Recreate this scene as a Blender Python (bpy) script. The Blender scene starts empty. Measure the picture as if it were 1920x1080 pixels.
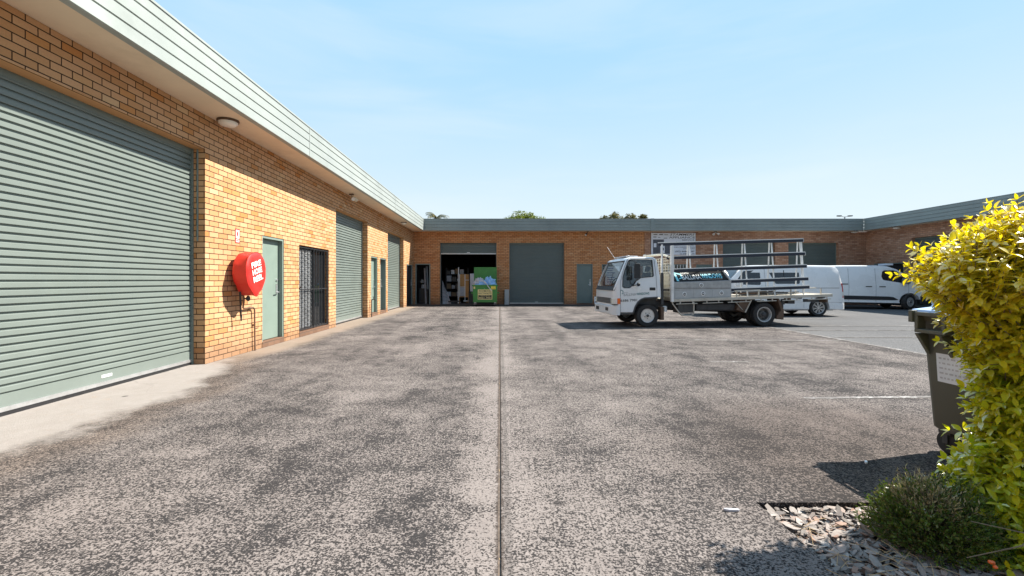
import bpy, bmesh, math, random
from mathutils import Vector, Matrix, noise as mn
R = math.radians
random.seed(7)
sc = bpy.context.scene
COL = sc.collection
# ------------------------------------------------------------------ helpers
def lin(h):
    h = h.lstrip('#'); o = []
    for i in (0, 2, 4):
        c = int(h[i:i+2], 16) / 255
        o.append(c/12.92 if c <= .04045 else ((c+.055)/1.055)**2.4)
    return (*o, 1)

def root_of(o):
    while o.parent: o = o.parent
    return o

class MB:
    """collects geometry and links it as one mesh object"""
    def __init__(s): s.v = []; s.f = []; s.m = []; s.k = 0
    def mat(s, k): s.k = k; return s
    def add(s, vs, fs):
        b = len(s.v); s.v += [tuple(p) for p in vs]
        for f in fs: s.f.append(tuple(b+i for i in f)); s.m.append(s.k)
        return s
    def box(s, x0, x1, y0, y1, z0, z1):
        x0, x1 = min(x0, x1), max(x0, x1); y0, y1 = min(y0, y1), max(y0, y1); z0, z1 = min(z0, z1), max(z0, z1)
        vs = [(x, y, z) for z in (z0, z1) for y in (y0, y1) for x in (x0, x1)]
        return s.add(vs, [(0,2,3,1),(4,5,7,6),(0,1,5,4),(2,6,7,3),(0,4,6,2),(1,3,7,5)])
    def obox(s, c, size, M):
        hx, hy, hz = [q/2 for q in size]; c = Vector(c)
        vs = [c + M @ Vector((x, y, z)) for z in (-hz, hz) for y in (-hy, hy) for x in (-hx, hx)]
        return s.add(vs, [(0,2,3,1),(4,5,7,6),(0,1,5,4),(2,6,7,3),(0,4,6,2),(1,3,7,5)])
    def bar(s, a, b, w, h, up=(0,0,1)):
        a, b = Vector(a), Vector(b); d = (b-a).normalized(); up = Vector(up)
        if abs(d.dot(up)) > .98: up = Vector((1,0,0))
        y = up.cross(d).normalized(); z = d.cross(y)
        M = Matrix((d, y, z)).transposed()
        return s.obox((a+b)/2, ((b-a).length, w, h), M)
    def tube(s, pts, r, n=8, cap=True):
        pts = [Vector(p) for p in pts]; rings = []
        rr = r if isinstance(r, (list, tuple)) else [r]*len(pts)
        prev = None
        for i, p in enumerate(pts):
            d = (pts[min(i+1, len(pts)-1)] - pts[max(i-1, 0)]).normalized()
            if prev is None:
                u = Vector((0,0,1)) if abs(d.z) < .9 else Vector((1,0,0))
                a = d.cross(u).normalized()
            else:
                a = (prev - d*prev.dot(d)).normalized()
            prev = a; b = d.cross(a)
            rings.append([p + (a*math.cos(t) + b*math.sin(t))*rr[i] for t in [2*math.pi*j/n for j in range(n)]])
        vs = [q for ring in rings for q in ring]; fs = []
        for i in range(len(pts)-1):
            for j in range(n):
                k = (j+1) % n
                fs.append((i*n+j, i*n+k, (i+1)*n+k, (i+1)*n+j))
        if cap:
            fs.append(tuple(reversed(range(n)))); fs.append(tuple((len(pts)-1)*n + j for j in range(n)))
        return s.add(vs, fs)
    def lathe(s, prof, c, axis='y', n=32, cap=True):
        """prof: (radius, offset along the axis)"""
        c = Vector(c); vs = []; fs = []
        for (r, o) in prof:
            for j in range(n):
                t = 2*math.pi*j/n; a, b = r*math.cos(t), r*math.sin(t)
                vs.append(c + Vector({'x': (o, a, b), 'y': (a, o, b), 'z': (a, b, o)}[axis]))
        for i in range(len(prof)-1):
            for j in range(n):
                k = (j+1) % n
                fs.append((i*n+j, (i+1)*n+j, (i+1)*n+k, i*n+k))
        if cap:
            fs.append(tuple(range(n))); fs.append(tuple(reversed([(len(prof)-1)*n+j for j in range(n)])))
        return s.add(vs, fs)
    def prism(s, poly, axis, d0, d1):
        """poly of (u, w): axis 'y' -> (x, z) polygon, 'x' -> (y, z), 'z' -> (x, y)"""
        def P(u, w, d): return {'y': (u, d, w), 'x': (d, u, w), 'z': (u, w, d)}[axis]
        n = len(poly)
        vs = [P(u, w, d0) for u, w in poly] + [P(u, w, d1) for u, w in poly]
        fs = [tuple(range(n)), tuple(reversed(range(n, 2*n)))]
        for i in range(n):
            j = (i+1) % n; fs.append((i, n+i, n+j, j))
        return s.add(vs, fs)
    def loft(s, secs):
        n = len(secs[0]); vs = [p for q in secs for p in q]; fs = []
        for i in range(len(secs)-1):
            for j in range(n):
                k = (j+1) % n; fs.append((i*n+j, i*n+k, (i+1)*n+k, (i+1)*n+j))
        fs.append(tuple(reversed(range(n)))); fs.append(tuple((len(secs)-1)*n+j for j in range(n)))
        return s.add(vs, fs)
    def text(s, body, c, u, v, w, h, bold=0.0, shear=0.0, depth=.0015):
        cu = bpy.data.curves.new('t', 'FONT'); cu.body = body; cu.offset = bold; cu.shear = shear; cu.resolution_u = 3
        ob = bpy.data.objects.new('t', cu); COL.objects.link(ob)
        dg = bpy.context.evaluated_depsgraph_get(); dg.update()
        me = bpy.data.meshes.new_from_object(ob.evaluated_get(dg))
        xs = [p.co.x for p in me.vertices]; ys = [p.co.y for p in me.vertices]
        x0, x1, y0, y1 = min(xs), max(xs), min(ys), max(ys)
        u, v, c = Vector(u).normalized(), Vector(v).normalized(), Vector(c); nrm = u.cross(v)
        vs = [c + u*((p.co.x-(x0+x1)/2)/(x1-x0)*w) + v*((p.co.y-(y0+y1)/2)/(y1-y0)*h) + nrm*depth for p in me.vertices]
        s.add(vs, [tuple(p.vertices) for p in me.polygons])
        bpy.data.objects.remove(ob); bpy.data.curves.remove(cu); bpy.data.meshes.remove(me)
        return s
    def mesh(s, name, mats, smooth=None, off=None):
        me = bpy.data.meshes.new(name)
        vs = s.v if off is None else [(p[0]-off.x, p[1]-off.y, p[2]-off.z) for p in s.v]
        me.from_pydata(vs, [], s.f)
        mats = mats if isinstance(mats, (list, tuple)) else [mats]
        for m in mats: me.materials.append(m)
        me.polygons.foreach_set('material_index', s.m)
        if smooth is not None:
            me.polygons.foreach_set('use_smooth', [True]*len(me.polygons))
            me.set_sharp_from_angle(angle=R(smooth))
        me.update(); return me
    def build(s, name, mats, parent=None, smooth=None, world=False, bevel=0, fix=True):
        off = root_of(parent).location if (world and parent) else None
        me = s.mesh(name, mats, smooth, off)
        if fix:
            bm = bmesh.new(); bm.from_mesh(me); bmesh.ops.recalc_face_normals(bm, faces=bm.faces); bm.to_mesh(me); bm.free()
        o = bpy.data.objects.new(name, me); COL.objects.link(o)
        if parent: o.parent = parent
        if bevel:
            b = o.modifiers.new('bevel', 'BEVEL'); b.width = bevel; b.segments = 2; b.limit_method = 'ANGLE'; b.angle_limit = R(40)
        return o

def cut(o, cutters):
    """boolean-subtract MBs from an object's mesh and keep the result as plain mesh"""
    tmp = []
    for cb in cutters:
        me = cb.mesh('cutter', [o.data.materials[0]])
        bm = bmesh.new(); bm.from_mesh(me); bmesh.ops.recalc_face_normals(bm, faces=bm.faces); bm.to_mesh(me); bm.free()
        c = bpy.data.objects.new('cutter', me); COL.objects.link(c); c.matrix_world = o.matrix_world
        c.parent = o.parent
        md = o.modifiers.new('b', 'BOOLEAN'); md.operation = 'DIFFERENCE'; md.solver = 'EXACT'; md.object = c; tmp.append(c)
    dg = bpy.context.evaluated_depsgraph_get(); dg.update()
    me = bpy.data.meshes.new_from_object(o.evaluated_get(dg)); old = o.data
    o.modifiers.clear(); o.data = me; me.name = o.name
    for c in tmp:
        m = c.data; bpy.data.objects.remove(c); bpy.data.meshes.remove(m)
    bpy.data.meshes.remove(old)
    me.polygons.foreach_set('use_smooth', [True]*len(me.polygons)); me.set_sharp_from_angle(angle=R(32))
    return o

def tag(o, label, cat, group=None, kind=None):
    o['label'] = label; o['category'] = cat
    if group: o['group'] = group
    if kind: o['kind'] = kind
    return o
def thing(name, label, cat, loc=(0,0,0), rz=0, group=None):
    o = bpy.data.objects.new(name, None); COL.objects.link(o); o.location = loc; o.rotation_euler = (0, 0, rz)
    o.empty_display_size = .2
    return tag(o, label, cat, group)
def struct(o): o['kind'] = 'structure'; return o

# ------------------------------------------------------------------ materials
class NT:
    def __init__(s, name):
        s.m = bpy.data.materials.new(name); s.m.use_nodes = True; s.t = s.m.node_tree
        s.n = s.t.nodes; s.l = s.t.links; s.p = s.n['Principled BSDF']
    def new(s, ty, **kw):
        x = s.n.new(ty)
        for k, v in kw.items(): setattr(x, k, v)
        return x
    def con(s, a, b):
        s.l.new(a, b)
    def inp(s, node, key, val):
        if hasattr(val, 'is_output') or isinstance(val, bpy.types.NodeSocket): s.l.new(val, node.inputs[key])
        else: node.inputs[key].default_value = val
    def noise(s, vec, scale, detail=2, rough=.5, dist=0):
        x = s.new('ShaderNodeTexNoise'); s.inp(x, 'Scale', scale); s.inp(x, 'Detail', detail); s.inp(x, 'Roughness', rough); s.inp(x, 'Distortion', dist)
        if vec is not None: s.con(vec, x.inputs['Vector'])
        return x.outputs['Fac']
    def math(s, op, a, b=0.0, c=0.0, clamp=False):
        x = s.new('ShaderNodeMath', operation=op); x.use_clamp = clamp
        s.inp(x, 0, a); s.inp(x, 1, b)
        if op in ('MULTIPLY_ADD', 'COMPARE'): s.inp(x, 2, c)
        return x.outputs[0]
    def rng(s, v, a, b, c=0.0, d=1.0, smooth=False):
        x = s.new('ShaderNodeMapRange'); x.clamp = True
        if smooth: x.interpolation_type = 'SMOOTHSTEP'
        s.inp(x, 0, v); s.inp(x, 1, a); s.inp(x, 2, b); s.inp(x, 3, c); s.inp(x, 4, d)
        return x.outputs[0]
    def mix(s, f, a, b, blend='MIX'):
        x = s.new('ShaderNodeMix', data_type='RGBA', blend_type=blend)
        s.inp(x, 0, f); s.inp(x, 6, a); s.inp(x, 7, b)
        return x.outputs[2]
    def ramp(s, f, stops):
        x = s.new('ShaderNodeValToRGB'); e = x.color_ramp.elements
        while len(e) < len(stops): e.new(.5)
        for i, (p, c) in enumerate(stops): e[i].position = p; e[i].color = c
        s.con(f, x.inputs[0]); return x.outputs[0]
    def obj(s): return s.new('ShaderNodeTexCoord').outputs['Object']
    def sep(s, v):
        x = s.new('ShaderNodeSeparateXYZ'); s.con(v, x.inputs[0]); return x.outputs
    def bump(s, h, strength, dist):
        x = s.new('ShaderNodeBump'); s.inp(x, 'Strength', strength); s.inp(x, 'Distance', dist); s.con(h, x.inputs['Height'])
        s.con(x.outputs[0], s.p.inputs['Normal'])
    def base(s, c): s.inp(s.p, 'Base Color', c); return s
    def set(s, **kw):
        for k, v in kw.items(): s.inp(s.p, k.replace('_', ' '), v)
        return s

def plain(name, col, rough=.5, metal=0.0, var=.12, scale=6, bump=0.0, dirt=None, coat=0.0):
    t = NT(name); c = lin(col) if isinstance(col, str) else (*col, 1) if len(col) == 3 else col
    o = t.obj()
    n = t.noise(o, scale, 5, .6)
    lo = tuple(q*(1-var) for q in c[:3]) + (1,); hi = tuple(min(1, q*(1+var)) for q in c[:3]) + (1,)
    col_ = t.mix(t.rng(n, .3, .7), lo, hi)
    if dirt:
        dm = t.rng(t.noise(o, scale*.7, 7, .72), .52, .75)
        col_ = t.mix(t.math('MULTIPLY', dm, dirt[1]), col_, lin(dirt[0]))
    t.base(col_).set(Roughness=t.rng(n, .2, .8, max(0, rough-.08), min(1, rough+.08)), Metallic=metal)
    if coat: t.set(Coat_Weight=coat, Coat_Roughness=.06)
    if bump: t.bump(t.noise(o, scale*12, 3), bump, .004)
    return t.m

def brick_mat(name, stops, mortar, vary=.2):
    t = NT(name); o = t.obj(); x, y, z = t.sep(o)
    g = t.new('ShaderNodeNewGeometry'); nx, ny, nz = t.sep(g.outputs['Normal'])
    side = t.math('GREATER_THAN', t.math('ABSOLUTE', nx), .6)
    u = t.math('ADD', t.math('MULTIPLY', x, t.math('SUBTRACT', 1.0, side)), t.math('MULTIPLY', y, side))
    cb = t.new('ShaderNodeCombineXYZ'); t.con(u, cb.inputs[0]); t.con(t.math('ADD', z, .004), cb.inputs[1])
    wob = t.new('ShaderNodeVectorMath', operation='ADD')
    nz_ = t.new('ShaderNodeTexNoise'); nz_.inputs['Scale'].default_value = 9; nz_.inputs['Detail'].default_value = 2; t.con(cb.outputs[0], nz_.inputs['Vector'])
    sc_ = t.new('ShaderNodeVectorMath', operation='MULTIPLY_ADD'); t.con(nz_.outputs['Color'], sc_.inputs[0]); sc_.inputs[1].default_value = (.006, .005, 0); sc_.inputs[2].default_value = (-.003, -.0025, 0)
    t.con(cb.outputs[0], wob.inputs[0]); t.con(sc_.outputs[0], wob.inputs[1])
    b = t.new('ShaderNodeTexBrick'); b.offset = .5; b.squash = 1
    for k, v in (('Color1', (0,0,0,1)), ('Color2', (1,1,1,1)), ('Mortar', (.5,.5,.5,1)), ('Scale', 1), ('Mortar Size', .0068), ('Mortar Smooth', .25), ('Bias', 0), ('Brick Width', .24), ('Row Height', .086)):
        b.inputs[k].default_value = v
    t.con(wob.outputs[0], b.inputs['Vector'])
    col = t.ramp(b.outputs['Color'], stops)
    grain = t.noise(cb.outputs[0], 55, 4, .7); big = t.noise(cb.outputs[0], .9, 4, .6)
    col = t.mix(t.rng(grain, .35, .7, 0, vary), col, (.16, .08, .04, 1))
    col = t.mix(t.rng(big, .35, .75, 0, .22), col, (.30, .14, .07, 1))
    # splash-back grime in the bottom courses
    gr = t.math('MULTIPLY', t.rng(t.math('ADD', z, t.math('MULTIPLY', big, -.35)), -.1, .22, .65, 0), t.rng(grain, .2, .6, .6, 1))
    col = t.mix(gr, col, (.16, .10, .07, 1))
    # white bloom in small patches
    bl = t.math('MULTIPLY', t.rng(t.noise(cb.outputs[0], 2.3, 6, .7), .66, .78), .35)
    col = t.mix(bl, col, (.62, .52, .42, 1))
    col = t.mix(b.outputs['Fac'], col, mortar)  # mortar tone also holds the shade of the raked joints
    t.base(col).set(Roughness=.9); t.p.inputs['Specular IOR Level'].default_value = .15
    h = t.math('ADD', t.math('MULTIPLY', t.math('SUBTRACT', 1.0, b.outputs['Fac']), 1.0), t.math('MULTIPLY', grain, .25))
    t.bump(h, .7, .012)
    return t.m

M = {}
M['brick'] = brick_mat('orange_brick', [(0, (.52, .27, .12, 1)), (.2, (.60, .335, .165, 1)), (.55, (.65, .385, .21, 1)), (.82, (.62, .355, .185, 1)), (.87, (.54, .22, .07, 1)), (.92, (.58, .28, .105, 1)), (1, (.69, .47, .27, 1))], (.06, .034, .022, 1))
M['brick_back'] = brick_mat('deep_orange_brick', [(0, (.50, .22, .10, 1)), (.25, (.62, .295, .135, 1)), (.6, (.68, .345, .165, 1)), (.85, (.54, .22, .085, 1)), (1, (.66, .38, .20, 1))], (.09, .05, .035, 1))
M['brown_brick'] = brick_mat('brown_brick', [(0, (.36, .195, .13, 1)), (.35, (.47, .265, .175, 1)), (.7, (.53, .315, .215, 1)), (1, (.58, .38, .28, 1))], (.20, .13, .10, 1), .25)
M['dark_brick'] = brick_mat('dark_sill_brick', [(0, (.14, .075, .05, 1)), (.5, (.20, .11, .075, 1)), (1, (.26, .15, .10, 1))], (.12, .09, .07, 1))
M['fascia'] = plain('pale_green_metal', (.315, .345, .328), .42, 0, .07, 1.3, dirt=('#5d655c', .25))
M['fascia_shaded'] = plain('shaded_green_metal', (.235, .275, .27), .45, 0, .10, 1.1, dirt=('#5a5f5e', .35))  # darker copy of the fascia metal, shade of the unlit sides in its colour
M['slat'] = plain('green_roller_slat', (.165, .195, .178), .42, 0, .05, 2.2, dirt=('#6a7268', .25))
M['slat_shaded'] = plain('shaded_green_roller_slat', (.115, .145, .14), .45, 0, .07, 2.0, dirt=('#4e5653', .3))  # slat colour darkened with the shade of the back and right walls
M['door'] = plain('green_door_paint', (.20, .26, .225), .4, 0, .06, 2.5, dirt=('#6d7a70', .2))
M['door_shaded'] = plain('shaded_green_door_paint', (.13, .175, .165), .42, 0, .06, 2.5)  # green door paint darkened to hold the shade of recess and back wall
M['frame'] = plain('green_grey_frame', (.17, .215, .20), .45, 0, .08, 4)
M['soffit'] = plain('cream_soffit', (.76, .62, .46), .8, 0, .06, 1.2, dirt=('#8a6a48', .25))
M['alu'] = plain('dull_aluminium', (.60, .61, .62), .38, .75, .10, 9, dirt=('#6a6a68', .3))
M['alu_light'] = plain('pale_aluminium', (.74, .75, .76), .42, .35, .08, 7, dirt=('#8a8984', .3))
M['black'] = plain('black_plastic', (.018, .018, .02), .5, 0, .2, 9)
M['rubber'] = plain('tyre_rubber', (.026, .025, .025), .8, 0, .25, 14, bump=.2, dirt=('#4a443e', .3))
M['dark_steel'] = plain('dark_steel', (.055, .055, .058), .6, .2, .3, 8, dirt=('#4b4038', .5))
M['dark_bar'] = plain('dark_grille_paint', (.035, .035, .038), .45, .3, .2, 8)
M['white'] = plain('white_vehicle_paint', (.78, .79, .80), .28, 0, .02, 1.5, coat=.6, dirt=('#b9b3a6', .14))
M['cab_white'] = plain('worn_white_cab_paint', (.75, .755, .76), .32, 0, .03, 2, coat=.35, dirt=('#a8a294', .28))
M['cream'] = plain('cream_headboard_paint', (.66, .62, .50), .5, 0, .06, 3, dirt=('#6d6250', .35))
M['rack_white'] = plain('white_rack_tube', (.76, .76, .75), .4, .1, .05, 5, dirt=('#8d877c', .35))
M['navy'] = plain('navy_rubber_strip', (.017, .021, .036), .6, 0, .2, 6, dirt=('#3f434e', .3))
M['timber'] = plain('weathered_tray_edge', (.50, .46, .39), .7, 0, .14, 4, dirt=('#5e5344', .6))
M['mudflap'] = plain('brown_dusty_mudguard', (.12, .075, .05), .75, .1, .25, 7, dirt=('#70594a', .4))
M['orange'] = plain('orange_lens', (.75, .13, .015), .2, 0, .05, 3, coat=.5)
M['red_lens'] = plain('red_lens', (.45, .015, .02), .2, 0, .05, 3, coat=.5)
M['lens'] = plain('clear_lens', (.72, .70, .66), .18, .1, .08, 20, coat=.6)
M['silver'] = plain('silver_wheel', (.62, .61, .60), .35, .55, .1, 12, dirt=('#5b5048', .45))
M['red'] = plain('red_vinyl', (.62, .028, .022), .42, 0, .08, 5, dirt=('#8f2a20', .3))
M['white_print'] = plain('white_print', (.82, .82, .80), .5, 0, .02, 5)
M['pipe'] = plain('weathered_copper_pipe', (.22, .14, .10), .5, .5, .25, 9, dirt=('#6b5a52', .5))
M['bin_green'] = plain('olive_bin_plastic', (.092, .093, .07), .5, 0, .08, 4, dirt=('#5d5b4c', .25))
M['bin_blue'] = plain('pale_blue_lid_plastic', (.36, .50, .74), .4, 0, .06, 4)
M['skip_green'] = plain('green_skip_paint', (.05, .22, .045), .42, 0, .15, 4, dirt=('#3f5636', .4))
M['yellow_sign'] = plain('cream_yellow_sign', (.74, .60, .27), .5, 0, .05, 6)
M['yellow_sticker'] = plain('yellow_sticker', (.80, .70, .08), .5, 0, .05, 6)
M['black_print'] = plain('black_print', (.02, .02, .022), .5, 0, .1, 6)
M['teal_print'] = plain('teal_print', (.03, .16, .17), .45, 0, .05, 6)
M['cyan_print'] = plain('cyan_print', (.22, .66, .76), .45, 0, .04, 6)
M['grey_print'] = plain('grey_print', (.17, .18, .19), .5, 0, .05, 6)
M['charcoal'] = plain('charcoal_panel', (.055, .056, .058), .4, 0, .1, 5, dirt=('#5a5a58', .3))
M['sign_white'] = plain('white_sign_panel', (.66, .68, .74), .45, 0, .03, 3, dirt=('#8e909a', .2))
M['sign_dark'] = plain('dark_sign_picture', (.07, .075, .095), .5, 0, .15, 4)
M['blue_print'] = plain('blue_print', (.05, .08, .28), .5, 0, .1, 6)
M['opal'] = plain('opal_lamp_glass', (.80, .76, .70), .3, 0, .04, 6)
M['plastic_blue'] = plain('crumpled_blue_plastic', (.30, .52, .80), .35, 0, .25, 7)
M['plastic_white'] = plain('crumpled_white_plastic', (.72, .74, .78), .4, 0, .1, 7)
M['foam_grey'] = plain('grey_foam_sheet', (.50, .49, .52), .7, 0, .15, 7)
M['wood'] = plain('orange_timber', (.50, .26, .09), .6, 0, .18, 3)
M['cardboard'] = plain('brown_cardboard', (.30, .20, .12), .8, 0, .15, 5)
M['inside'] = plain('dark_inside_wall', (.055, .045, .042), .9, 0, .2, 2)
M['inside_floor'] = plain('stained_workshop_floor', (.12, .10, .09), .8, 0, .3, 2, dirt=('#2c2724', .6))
M['roof'] = plain('grey_roof_sheet', (.35, .37, .37), .5, .2, .08, 2)
M['bark'] = plain('grey_bark', (.16, .12, .09), .9, 0, .3, 8, bump=.4)
M['twig'] = plain('brown_twig', (.17, .13, .085), .85, 0, .25, 20)
M['soil'] = plain('dark_bed_soil', (.06, .048, .04), .95, 0, .3, 20, bump=.5)
M['straw'] = plain('dry_straw', (.48, .34, .18), .9, 0, .3, 30)
M['galv'] = plain('galvanised_pole', (.42, .43, .44), .5, .5, .1, 5)

M['matte_panel'] = plain('matte_grey_panel', (.038, .039, .041), .95, 0, .1, 5)
M['matte_panel'].node_tree.nodes['Principled BSDF'].inputs['Specular IOR Level'].default_value = .05
M['shaded_rim'] = plain('shaded_inner_rim', (.20, .19, .18), .6, .2, .2, 10)  # inner dish darkened in colour for the shade inside the rim
def checker_plate():
    t = NT('checker_plate'); o = t.obj()
    mp = t.new('ShaderNodeMapping'); t.con(o, mp.inputs[0]); mp.inputs['Rotation'].default_value = (0, R(45), 0)
    x, y, z = t.sep(mp.outputs[0])
    a = t.math('SINE', t.math('MULTIPLY', x, 110)); b = t.math('SINE', t.math('MULTIPLY', z, 110))
    h = t.math('MAXIMUM', t.math('MULTIPLY', a, b), 0)
    n = t.noise(o, 6, 5, .7)
    t.base(t.mix(t.math('MULTIPLY', h, .5), t.mix(t.rng(n, .3, .7), (.26, .26, .265, 1), (.40, .40, .405, 1)), (.62, .62, .62, 1)))
    t.set(Metallic=.55, Roughness=.4); t.bump(h, .6, .004); return t.m
M['checker'] = checker_plate()

def glass(name, tint, rough=.02, opac=.25):
    t = NT(name)
    tr = t.new('ShaderNodeBsdfTransparent'); tr.inputs[0].default_value = tint
    gl = t.new('ShaderNodeBsdfGlossy'); gl.inputs[0].default_value = (1, 1, 1, 1); gl.inputs[1].default_value = rough
    df = t.new('ShaderNodeBsdfDiffuse'); df.inputs[0].default_value = (.03, .035, .04, 1)
    m1 = t.new('ShaderNodeMixShader'); m1.inputs[0].default_value = opac; t.con(tr.outputs[0], m1.inputs[1]); t.con(df.outputs[0], m1.inputs[2])
    lw = t.new('ShaderNodeFresnel'); lw.inputs[0].default_value = 1.5
    m2 = t.new('ShaderNodeMixShader'); t.con(t.math('MULTIPLY_ADD', lw.outputs[0], 1.0, .03), m2.inputs[0]); t.con(m1.outputs[0], m2.inputs[1]); t.con(gl.outputs[0], m2.inputs[2])
    t.con(m2.outputs[0], t.n['Material Output'].inputs['Surface']); return t.m
M['glass'] = glass('vehicle_glass', (.62, .68, .70, 1))
M['dark_glass'] = glass('dark_tinted_glass', (.10, .11, .12, 1), .02, .5)
M['window_glass'] = glass('window_glass', (.55, .58, .60, 1), .01, .3)

def concrete():
    t = NT('weathered_concrete'); o = t.obj(); x, y, z = t.sep(o)
    big = t.noise(o, .8, 8, .72, .3); mid = t.noise(o, 3.6, 10, .8)
    mpv = t.new('ShaderNodeMapping'); t.con(o, mpv.inputs[0]); mpv.inputs['Scale'].default_value = (1.7, .13, 1); trk = t.noise(mpv.outputs[0], 1.0, 4, .6); fine = t.noise(o, 80, 3, .7); fine2 = t.noise(o, 33, 4, .7); huge = t.noise(o, .13, 2, .5)
    wear = t.math('ADD', t.math('MULTIPLY', big, .38), t.math('ADD', t.math('MULTIPLY', mid, .46), t.math('MULTIPLY', trk, .16)))
    # smoother trowelled band beside the joint at x = 0 and along the outer edges
    ax = t.math('ABSOLUTE', x)
    edge = t.rng(t.math('ADD', ax, t.math('MULTIPLY', mid, .5)), .10, .75, .085, 0, True)
    wear = t.math('SUBTRACT', wear, edge)
    # wheel-polished area to the right foreground is darker and browner
    thr = t.rng(wear, .34, .62, .58, .41)
    gr = t.math('ADD', t.math('MULTIPLY', fine, .62), t.math('MULTIPLY', fine2, .38))
    dark = t.rng(t.math('SUBTRACT', gr, thr), -.03, .04)
    light = t.mix(t.rng(mid, .3, .7), (.19, .166, .156, 1), (.295, .26, .244, 1))
    light = t.mix(t.rng(huge, .35, .65, 0, .5), light, (.20, .178, .165, 1))
    dk = t.mix(t.rng(mid, .35, .65), (.013, .013, .0145, 1), (.028, .026, .026, 1))
    col = t.mix(t.math('MULTIPLY', dark, .95), light, dk)
    # film of grime that follows the big patches
    film = t.rng(t.math('ADD', wear, t.math('MULTIPLY', t.math('SUBTRACT', gr, .5), .55)), .50, .555, 0, .6)
    col = t.mix(film, col, (.036, .034, .035, 1))
    # pale clean concrete in front of the near roller door, brown grime along its edge
    wob = t.math('ADD', t.math('MULTIPLY', t.noise(o, 1.1, 6, .65), 1.1), t.math('MULTIPLY', mid, .35))
    edge_x = t.math('ADD', t.math('ADD', x, t.math('MULTIPLY', t.math('MAXIMUM', t.math('SUBTRACT', y, 5.6), 0), .38)), wob)   # grows away from the wall
    yl = t.rng(t.math('ADD', y, t.math('MULTIPLY', mid, 1.2)), 7.6, 8.6, 1, 0, True)
    pale = t.math('MULTIPLY', t.rng(edge_x, -3.12, -2.75, 1, 0, True), yl)
    rim = t.math('MULTIPLY', t.rng(edge_x, -2.2, -2.85, 0, 1, True), .55)
    col = t.mix(rim, col, t.mix(dark, (.17, .125, .095, 1), (.055, .045, .04, 1)))
    pc = t.mix(t.rng(mid, .3, .75), (.315, .29, .272, 1), (.25, .225, .206, 1))
    pc = t.mix(t.rng(t.noise(o, 9, 6, .7), .58, .72, 0, .5), pc, (.30, .22, .16, 1))
    col = t.mix(pale, col, pc)
    # sandy dirt along the wall further back
    sand = t.math('MULTIPLY', t.rng(t.math('ADD', x, t.math('MULTIPLY', wob, .45)), -3.95, -3.45, .75, 0, True), t.rng(y, 6.8, 8.2, 0, 1))
    col = t.mix(sand, col, t.mix(t.rng(fine2, .35, .65), (.25, .195, .15, 1), (.33, .265, .21, 1)))
    # darker strip in front of the far building
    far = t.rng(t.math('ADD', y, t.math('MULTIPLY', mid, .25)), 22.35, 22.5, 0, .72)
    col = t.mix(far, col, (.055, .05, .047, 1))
    jn = t.math('ADD', ax, t.math('MULTIPLY', t.math('SUBTRACT', t.noise(o, 26, 4, .7), .5), .075))
    col = t.mix(t.rng(jn, .012, .026, .8, 0), col, (.055, .043, .036, 1))
    col = t.mix(t.rng(t.math('ABSOLUTE', t.math('SUBTRACT', t.math('ADD', x, t.math('MULTIPLY', mid, .06)), .075)), .012, .03, .35, 0), col, (.05, .046, .044, 1))
    # brown oily stain by the garden bed
    cv = t.new('ShaderNodeVectorMath', operation='DISTANCE'); t.con(o, cv.inputs[0]); cv.inputs[1].default_value = (2.9, 3.3, 0)
    sm = t.rng(t.math('ADD', cv.outputs['Value'], t.math('MULTIPLY', big, 1.6)), 1.6, 3.0, .55, 0, True)
    col = t.mix(sm, col, t.mix(dark, (.085, .062, .052, 1), (.03, .025, .023, 1)))
    # oil drips
    vd = t.new('ShaderNodeTexVoronoi', feature='F1'); vd.inputs['Scale'].default_value = 2.2; t.con(o, vd.inputs['Vector'])
    vr = t.new('ShaderNodeSeparateXYZ'); t.con(vd.outputs['Color'], vr.inputs[0])
    dr_ = t.math('MULTIPLY', t.rng(t.math('ADD', vd.outputs['Distance'], t.math('MULTIPLY', t.math('SUBTRACT', fine2, .5), .08)), .05, .09, .7, 0), t.math('GREATER_THAN', vr.outputs[0], .72))
    col = t.mix(dr_, col, (.02, .019, .02, 1))
    # cracks
    vo = t.new('ShaderNodeTexVoronoi', feature='DISTANCE_TO_EDGE'); vo.inputs['Scale'].default_value = .3
    wv = t.new('ShaderNodeVectorMath', operation='ADD'); nn = t.new('ShaderNodeTexNoise'); nn.inputs['Scale'].default_value = 1.6; nn.inputs['Detail'].default_value = 5
    t.con(o, nn.inputs['Vector']); t.con(o, wv.inputs[0]); t.con(nn.outputs['Color'], wv.inputs[1]); t.con(wv.outputs[0], vo.inputs['Vector'])
    cr = t.math('MULTIPLY', t.rng(vo.outputs[0], .0012, .004, 1, 0), t.rng(huge, .45, .6))
    col = t.mix(t.math('MULTIPLY', cr, .6), col, (.04, .036, .034, 1))
    t.base(col).set(Roughness=.95); t.p.inputs['Specular IOR Level'].default_value = .08
    t.bump(t.math('SUBTRACT', t.math('MULTIPLY', gr, .8), t.math('MULTIPLY', dark, .35)), .55, .012)
    return t.m
M['concrete'] = concrete()
def asphalt():
    t = NT('worn_asphalt'); o = t.obj()
    big = t.noise(o, .35, 4, .6); fine = t.noise(o, 48, 4, .75); mid = t.noise(o, 3, 4, .6)
    col = t.mix(t.rng(fine, .38, .62), (.06, .06, .064, 1), (.19, .188, .187, 1))
    col = t.mix(t.rng(big, .35, .65, 0, .45), col, (.08, .08, .085, 1))
    col = t.mix(t.rng(mid, .55, .75, 0, .35), col, (.15, .14, .13, 1))
    t.base(col).set(Roughness=.95); t.p.inputs['Specular IOR Level'].default_value = .1; t.bump(fine, .6, .01); return t.m
M['asphalt'] = asphalt()
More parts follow.
